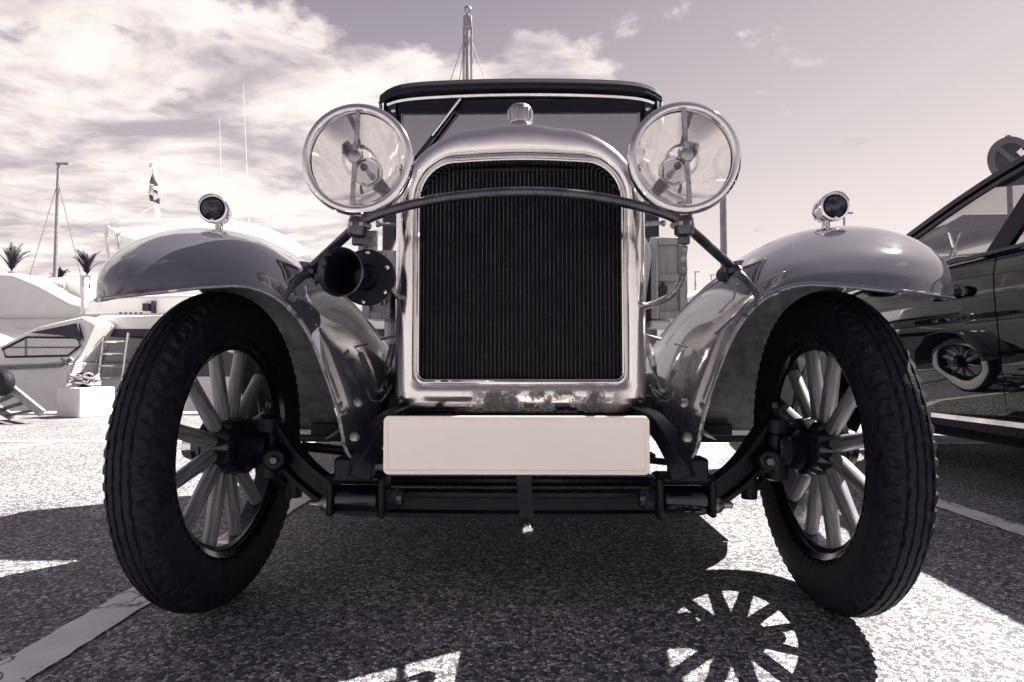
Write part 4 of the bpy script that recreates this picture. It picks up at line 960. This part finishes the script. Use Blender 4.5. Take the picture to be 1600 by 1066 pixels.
# cabin cruiser at the image-left edge
c0 = at(20, 600, 7.9); cz = Vector((c0.x-3.2, 7.9, WL))
cc = thing('cabin_cruiser', 'white cabin cruiser with long side window at the left edge of the quay', 'boat', cz)
prism_px([(-330, 578), (60, 574), (118, 566), (82, 660), (70, 735), (-330, 735)], 7.9, 10.4, 'hull', 'gelcoat_grey', cc, .05, 3, cz)
su = prism_px([(-330, 500), (-120, 500), (0, 540), (60, 510), (128, 494), (150, 505), (118, 566), (60, 573), (-330, 576)], 8.0, 10.2, 'cabin', 'gelcoat', cc, .05, 3, cz)
wi_ = prism_px([(4, 546), (42, 527), (120, 528), (126, 540), (106, 556), (9, 558)], 7.975, 8.03, 'side_window', 'gelcoat_grey', su, .008, 2, cz)
for (x0, y0, x1, y1) in ((40, 529, 40, 557), (6, 543, 122, 543)):
    m = MB(); m.tube([at(x0, y0, 7.965)-cz, at(x1, y1, 7.965)-cz], .012, 6); m.build('window_bar', 'post_galv', wi_)
m = MB(); fr_ = [q-cz for q in px_poly([(4, 546), (42, 527), (120, 528), (126, 540), (106, 556), (9, 558)], 7.965)]; m.tube(fr_, .018, 6, closed=True); m.build('window_frame', 'car_trim', wi_)
prism_px([(46, 520), (120, 505), (128, 534), (118, 530), (95, 524)], 7.93, 7.99, 'window_shade', 'car_trim', su, .004, 2, cz)
m = MB(); m.tube([q-cz for q in px_poly([(-60, 577), (95, 571), (112, 560)], 7.86)], .03, 8); m.build('rubbing_strake', 'post_galv', cc)
m = MB(); m.tube([q-cz for q in px_poly([(105, 592), (112, 575), (122, 556)], 7.80)], .018, 6); m.tube([q-cz for q in px_poly([(96, 560), (106, 570)], 7.8)], .02, 6); m.build('cleat_rail', 'stainless', cc)
# covered boat behind it
b0 = Vector((at(40, 470, 12.5).x, 12.5, WL))
cv = thing('covered_boat', 'large boat under a white cover behind the cabin cruiser at left', 'boat', b0)
prism_px([(-260, 430), (-20, 424), (20, 426), (60, 442), (110, 470), (150, 480), (150, 498), (-260, 498)], 12.5, 16, 'cover', 'canvas_white', cv, .25, 4, b0)
prism_px([(-260, 500), (160, 494), (150, 600), (-260, 600)], 12.6, 16, 'hull', 'gelcoat_grey', cv, .1, 3, b0)
prism_px([(48, 436), (138, 432), (140, 478), (90, 470), (60, 452)], 13.2, 15, 'clear_screen', 'canvas_white', cv, .05, 2, b0)
m = MB()
for x in (62, 100, 132): m.tube([q-b0 for q in px_poly([(x, 432), (x+3, 470)], 13.15)], .03, 6)
m.tube([q-b0 for q in px_poly([(48, 437), (138, 433)], 13.15)], .03, 6); m.build('screen_frame', 'gelcoat_grey', cv)

# mooring block with rope, gangway
bp0 = at(112, 648, 4.75)
mb = thing('mooring_block', 'white painted concrete block with coiled rope on the quay edge', 'block', (bp0.x, 4.75, 0))
m = MB(); m.box((0, .2, .155), (.40, .36, .31), (0, 0, R(-24))); m.build('concrete', 'concrete_white', mb, bevel=.012)
m = MB(); m.lathe([(.06, .31), (.05, .33), (.045, .42), (.07, .44), (.07, .46), (.02, .47)], (-.02, .2, 0), n=20); m.build('bollard', 'black_iron', mb)
rp = thing('rope_coil', 'loose coil of pale rope wound on the white concrete block', 'rope', (bp0.x-.02, 4.95, .31)); rnd = random.Random(5)
m = MB(); pts = []
for k in range(70):
    a = k*.55; r_ = .085+.035*math.sin(k*.7)+rnd.uniform(-.012, .012); pts.append((r_*1.25*math.cos(a), r_*math.sin(a), .03+.10*(k/70)+rnd.uniform(-.02, .025)))
m.tube(cr(pts, 420), .011, 6); m.build('rope', 'rope', rp)
g0 = at(20, 645, 4.2); gw = thing('gangway', 'dark folded gangway lying on the quay at the left edge', 'gangway', (g0.x, 4.2, 0))
go = Vector((g0.x, 4.2, 0))
for nm, (pa, pb, y_) in (('side_beam', ((-40, 560), (66, 646), 4.15)), ('side_beam', ((-70, 600), (20, 652), 4.5))):
    a, c = at(*pa, y_), at(*pb, y_); m = MB(); m.sweep([a-go, c-go], [(-.02, -.035), (.02, -.035), (.02, .035), (-.02, .035)]); m.build(nm, 'gangway_grey', gw, bevel=.005)
for k in range(7):
    t = k/6.5; a = at(-40+106*t, 563+84*t, 4.16); c = at(-70+90*t, 603+50*t, 4.5); m = MB(); m.sweep([a-go, c-go], [(-.03, -.01), (.03, -.01), (.03, .01), (-.03, .01)]); m.build('slat', 'black_iron', gw)
a = at(2, 598, 4.05); m = MB(); m.lathe([(.03, -.05), (.11, -.045), (.125, -.02), (.125, .02), (.11, .045), (.03, .05)], a-go, (.25, 1, 0), 28); m.build('wheel', 'rubber', gw)

# sailing boats: mast, stays, hull, boom
def sailboat(name, label, px, ytop, Y, hull_l, mast_r, stays, group, extra=False):
    b_ = at(px, 570, Y); z = at(px, ytop, Y).z
    s_ = thing(name, label, 'sailboat', (b_.x, Y, WL), 0, group)
    h = hull_mesh(hull_l, hull_l*.3, 1.3); h.v = [(x, y-hull_l*.45, zz) for x, y, zz in h.v]; h.build('hull', 'gelcoat', s_, angle=40)
    c_ = MB(); c_.box((0, -.1*hull_l, 1.55), (hull_l*.16, hull_l*.4, .5)); c_.build('coachroof', 'gelcoat_grey', s_, bevel=.12, segs=3)
    m_ = MB(); m_.lathe([(mast_r, 1.2), (mast_r, (z-WL)*.6), (mast_r*.75, z-WL)], n=14); mo = m_.build('mast', 'mast_alu', s_)
    if extra:
        t = MB(); H_ = z-WL
        t.lathe([(.05, H_), (.08, H_+.05), (.17, H_+.16), (.17, H_+.26), (.1, H_+.30)], n=16); t.box((0, 0, H_-.35), (.36, .2, .5)); t.build('masthead', 'mast_alu', mo, bevel=.04)
        for dx in (-.24, -.17, .20, .27):
            t = MB(); t.tube([(dx*.7, -.1, H_-.6), (dx, -.1, 1.5)], .022, 6); t.build('halyard', 'mast_alu', mo)
    else:
        t = MB(); t.box((.15, 0, z-WL), (.5, .06, .08)); t.build('masthead', 'mast_alu', mo)
    for (dx, dz) in stays:
        t = MB(); t.tube([(0, 0, z-WL-.7), (dx, .0, dz)], .013 if not extra else .02, 5); t.build('stay', 'mast_alu', mo)
    bm_ = MB(); bm_.tube([(0, 0, 2.6), (0, -hull_l*.38, 2.6)], .09, 10); bm_.build('boom', 'mast_alu', s_)
    return s_
sailboat('sailboat', 'sailboat mast with two stays beside the palms at far left', 82, 256, 21, 9, .075, ((-1.9, 1.6), (1.9, 1.6)), 'sailboats in the harbour')
sailboat('sailboat', 'tall mast with thick rigging rising directly above the vintage car roof', 729, 22, 23, 14, .10, ((-4.6, 1.8), (4.8, 1.8), (-2.2, 1.8)), 'sailboats in the harbour', True)
for px, yt, Y, lb in ((1063, 470, 60, 'far sailboat with short mast seen left of the lamp post'), (1088, 425, 55, 'far sailboat with the taller mast near the lamp post'), (1051, 490, 75, 'most distant small sailboat beside the right apron'), (1113, 430, 60, 'far sailboat with mast just left of the lamp post'), (1324, 333, 26, 'sailboat whose mast tip shows beside the right marker lamp')):
    sailboat('sailboat', lb, px, yt, Y, 8, .06, ((-1.5, 1.5), (1.5, 1.5)), 'sailboats in the harbour')
# small launch seen between shell and apron on the image-right
l0 = at(1046, 552, 30); la = thing('motor_launch', 'small white motor launch with row of windows on far water right of radiator', 'boat', (l0.x, 30, WL), R(80))
hull_mesh(5, 1.9, 1.05).build('hull', 'gelcoat', la, angle=40)
m = MB(); m.box((0, 2.0, 1.35), (1.5, 2.6, .6)); lc = m.build('cabin', 'gelcoat', la, bevel=.1, segs=3)
for k in range(4):
    m = MB(); m.box((.76, 1.1+k*.58, 1.42), (.03, .42, .26)); m.build('cabin_window', 'dark_glass', lc, bevel=.01)
# boat under grey-white tarpaulin on the right
t0 = Vector((at(1110, 480, 9.5).x, 9.5, WL))
tb = thing('tarpaulin_boat', 'boat under pale tarpaulin on the right behind the apron', 'boat', t0)
prism_px([(1083, 462), (1150, 428), (1290, 420), (1330, 470), (1330, 560), (1083, 560)], 9.5, 13, 'tarpaulin', 'canvas_white', tb, .08, 3, t0)
prism_px([(1090, 561), (1325, 561), (1300, 670), (1110, 670)], 9.6, 13, 'hull', 'gelcoat', tb, .1, 3, t0)
# tender between apron and shell on the image-left
u0 = Vector((at(590, 545, 9).x, 9, WL))
tn = thing('tender', 'small boat with lashed cover between horn and radiator on the left', 'boat', u0)
prism_px([(545, 540), (640, 534), (640, 640), (560, 640)], 9, 11.5, 'hull', 'gelcoat', tn, .05, 3, u0)
prism_px([(545, 532), (640, 526), (640, 541), (545, 545)], 8.95, 11.5, 'gunwale', 'car_trim', tn, .02, 2, u0)
cvx = prism_px([(560, 512), (590, 496), (640, 508), (640, 528), (556, 530)], 9.1, 11.3, 'cover', 'canvas_white', tn, .06, 3, u0)
for k in range(6):
    m = MB(); m.tube([q-u0 for q in px_poly([(580+k*8, 530), (588+k*8, 505)], 9.05)], .02, 5); m.build('lashing', 'car_trim', cvx)
# cruiser with bimini seen through the black car's windows
v0 = Vector((at(1520, 500, 9).x, 9, WL))
bm2 = thing('bimini_cruiser', 'white cruiser with bimini top seen through the black car window', 'boat', v0)
prism_px([(1380, 470), (1760, 455), (1740, 660), (1400, 660)], 9, 12, 'hull', 'gelcoat', bm2, .1, 3, v0)
prism_px([(1440, 425), (1470, 400), (1620, 385), (1700, 455), (1430, 465)], 9.3, 11.5, 'cabin', 'gelcoat_grey', bm2, .1, 3, v0)
bt = prism_px([(1478, 352), (1505, 334), (1600, 332), (1640, 350), (1630, 360), (1485, 362)], 9.2, 11.5, 'bimini_top', 'bimini_grey', bm2, .05, 3, v0)
for (xa, xb) in ((1482, 1500), (1500, 1478), (1560, 1540), (1600, 1620)):
    m = MB(); m.tube([at(xa, 360, 9.3)-v0, at(xb, 420, 9.3)-v0], .025, 8); m.build('bimini_strut', 'stainless', bm2)

# ================================================================== PALMS
def frond_mesh(L_):
    m = MB(); n = 14; pts = []
    for k in range(n+1):
        t = k/n; pts.append(Vector((L_*t*.95, 0, L_*(.30*t-.42*t**2.4))))
    m.tube(pts, .03, 5, scale=[1-.8*k/n for k in range(n+1)])
    for k in range(2, 2*n):
        t = k/(2*n); i = min(int(t*n), n-1); p = pts[i]+(pts[i+1]-pts[i])*(t*n-i); l = .42*math.sin(PI*min(1, t*.9+.12))**.6*L_/2.2
        for s_ in (-1, 1):
            tip = p+Vector((l*.62, s_*l*.66, l*.10-.12*l)); w = .022
            m.add([p+Vector((-w, 0, 0)), p+Vector((w, 0, 0)), p+(tip-p)*.5+Vector((w*.8, 0, .03)), tip, p+(tip-p)*.5+Vector((-w*.8, 0, .03))], [(0, 1, 2, 3, 4)])
    return m
def palm(px, ybase, ytop, Y, label, seed, upright):
    rnd = random.Random(seed); b_ = at(px, ybase, Y); H_ = b_.z; sz = at(px, ytop, Y).z-H_
    p = thing('palm_tree', label, 'palm tree', (b_.x, Y, -.6), 0, 'palms beyond the boats')
    t = MB(); t.lathe([(.26, 0), (.2, .5), (.18, H_*.6), (.2, H_+.55)], n=12); t.build('trunk', 'palm_trunk', p)
    f0 = None
    for k in range(15):
        if f0 is None: f = frond_mesh(sz*1.15).build('frond', 'palm_leaf', p, smooth=False); f0 = f
        else: f = f0.copy(); col.objects.link(f); f.parent = p
        el = (rnd.uniform(-80, -48) if upright else rnd.uniform(-75, -5))
        f.location = (0, 0, H_+.6); f.rotation_euler = (0, R(el), rnd.uniform(0, 2*PI)); s_ = rnd.uniform(.75, 1.05); f.scale = (s_, s_, s_)
palm(18, 424, 381, 38, 'palm with spread upright fronds at the far left edge', 1, True)
palm(94, 436, 417, 40, 'low palm crown right behind the far left mast', 2, False)
palm(136, 430, 392, 36, 'upright palm just left of the left fender tip', 3, True)
